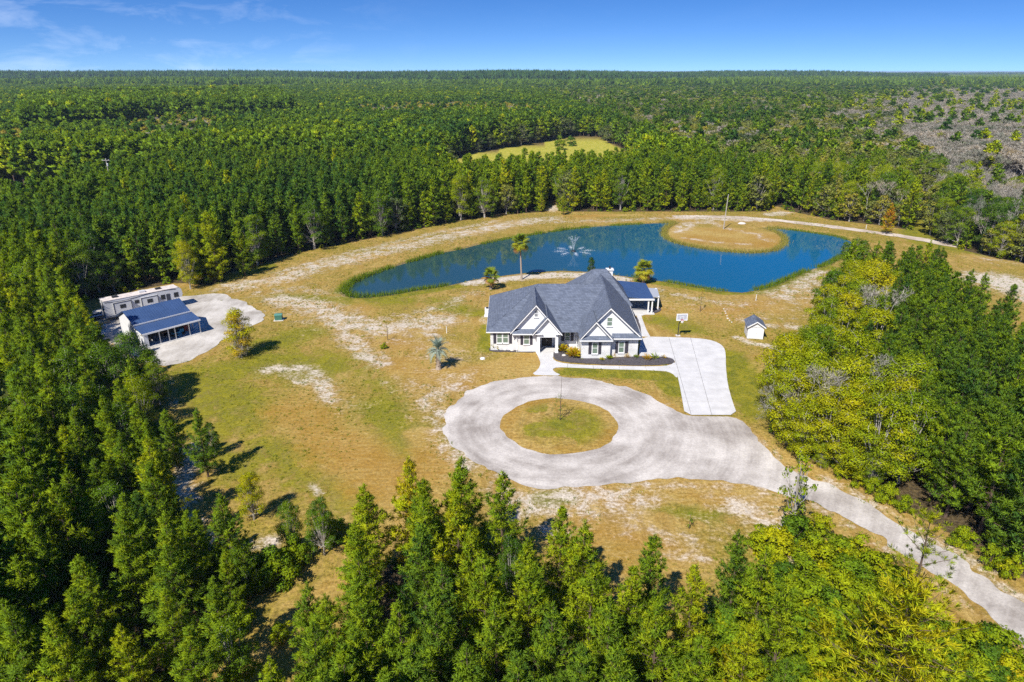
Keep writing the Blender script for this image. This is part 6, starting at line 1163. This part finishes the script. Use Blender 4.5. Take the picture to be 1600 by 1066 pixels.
# ---------------------------------------------------------------- planting in the mulch beds
def spiky(label, px, py, h, n, tv, seed, name='garden_shrub', wid=.05):
    r = np.random.default_rng(seed); d = unit(np.stack([r.normal(0, .6, n), r.normal(0, .6, n), r.uniform(.3, 1.2, n)], 1)); P = np.tile([[0, 0, .03]], (n, 1)) + d * h * r.uniform(0, .45, n)[:, None]; L = h * r.uniform(.4, .8, n); s = unit(np.cross(d, r.normal(0, 1, (n, 3)))) * wid; tip = P + d * L[:, None]; m_ = P + d * L[:, None] * .5
    V = np.stack([P, m_ + s, tip, m_ - s], 1).reshape(-1, 3); me = mesh_np('leaves', V, quads=np.arange(n * 4).reshape(-1, 4), mats=[LEAF]); fattr(me, 'cl', np.repeat(r.random(n), 4)); o = thing(name, label, 'plant', (*G(px, py), .1)); c = link('leaves', me, o); c['tv'] = tv
    b = MB()
    for k in range(4): b.tube((0, 0, -.06), (.15 * h * math.cos(k * 1.6), .15 * h * math.sin(k * 1.6), .4 * h), .03, .015, 5)
    b.build('stem', BARK, o, world=False); return o
spiky('yellow and green variegated shrub beside the porch column', 879, 550, 1.25, 170, .86, 1, wid=.09); spiky('larger yellow variegated shrub against the front gable wall', 897, 558, 1.6, 230, .88, 2, wid=.09); spiky('pale yellow spiky plant in the bed at the left house corner', 773, 546, 1.35, 90, .82, 3, wid=.07)
spiky('low dark shrub in the bed below the right gables', 952, 562, .7, 110, .5, 4); spiky('low yellow-green plant in the bed left of the dark shrub', 941, 564, .5, 70, .78, 5); spiky('wispy tan grass in the bed under the right window', 979, 560, .9, 60, .97, 6, 'ornamental_grass', .02); spiky('large brown dried plant in the bed near the driveway', 1011, 563, 1.1, 110, .98, 7, 'ornamental_grass', .03); spiky('narrow upright plant in the bed near the driveway', 1022, 562, 1.1, 50, .5, 8); spiky('small tan plant at the driveway tip of the bed', 1037, 561, .7, 45, .96, 9, 'ornamental_grass', .03); spiky('small green plant in the bed under the left window', 820, 548, .6, 50, .35, 10); spiky('small tan plant at the wall corner between the right gables', 957, 557.5, .8, 50, .95, 11, 'ornamental_grass', .03); spiky('small green plant in the bed right of the corner wall', 994, 560, .6, 50, .45, 12)
for i, (px_, py_) in enumerate(((881, 557), (785, 547), (789, 548), (800, 549))):
    s = MB().lathe([(.3, 0), (.34, .12), (.22, .26), (.05, .3)], n=7).build('garden_rock', STONE); s.location = (*G(px_, py_), .1); s.rotation_euler = (0, 0, i); s.scale = (1, .7, .8); tag(s, 'pale rock in the mulch bed left of the yellow shrubs' if i == 0 else ('pale rock in the left bed nearest the spiky plant', 'pale rock second from the spiky plant in the left bed', 'pale rock below the left window gap in the bed')[i - 1], 'rock', 'pale rocks in the mulch beds')
print('trees', cnt, 'near rest', len(rest), 'mid', len(Bm), 'far', len(C_), 'patches', len(FX))

# ---------------------------------------------------------------- clear autumn air
zb, zt_ = float(GZ.min()) - 1.0, 42.0; hz = MB().box(gx[0] - 50, gx[-1] + 50, gy[0] - 50, gy[-1] + 50, zb, zt_).build('haze', None); tag(hz, kind='stuff')
hm = bpy.data.materials.new('haze'); hm.use_nodes = True; t = hm.node_tree; t.nodes.clear(); o_ = t.nodes.new('ShaderNodeOutputMaterial'); v_ = t.nodes.new('ShaderNodeVolumePrincipled'); v_.inputs['Density'].default_value = 0.00008; v_.inputs['Color'].default_value = (.62, .80, 1.0, 1); v_.inputs['Anisotropy'].default_value = 0.0
t.links.new(v_.outputs[0], o_.inputs['Volume']); hz.data.materials.append(hm)
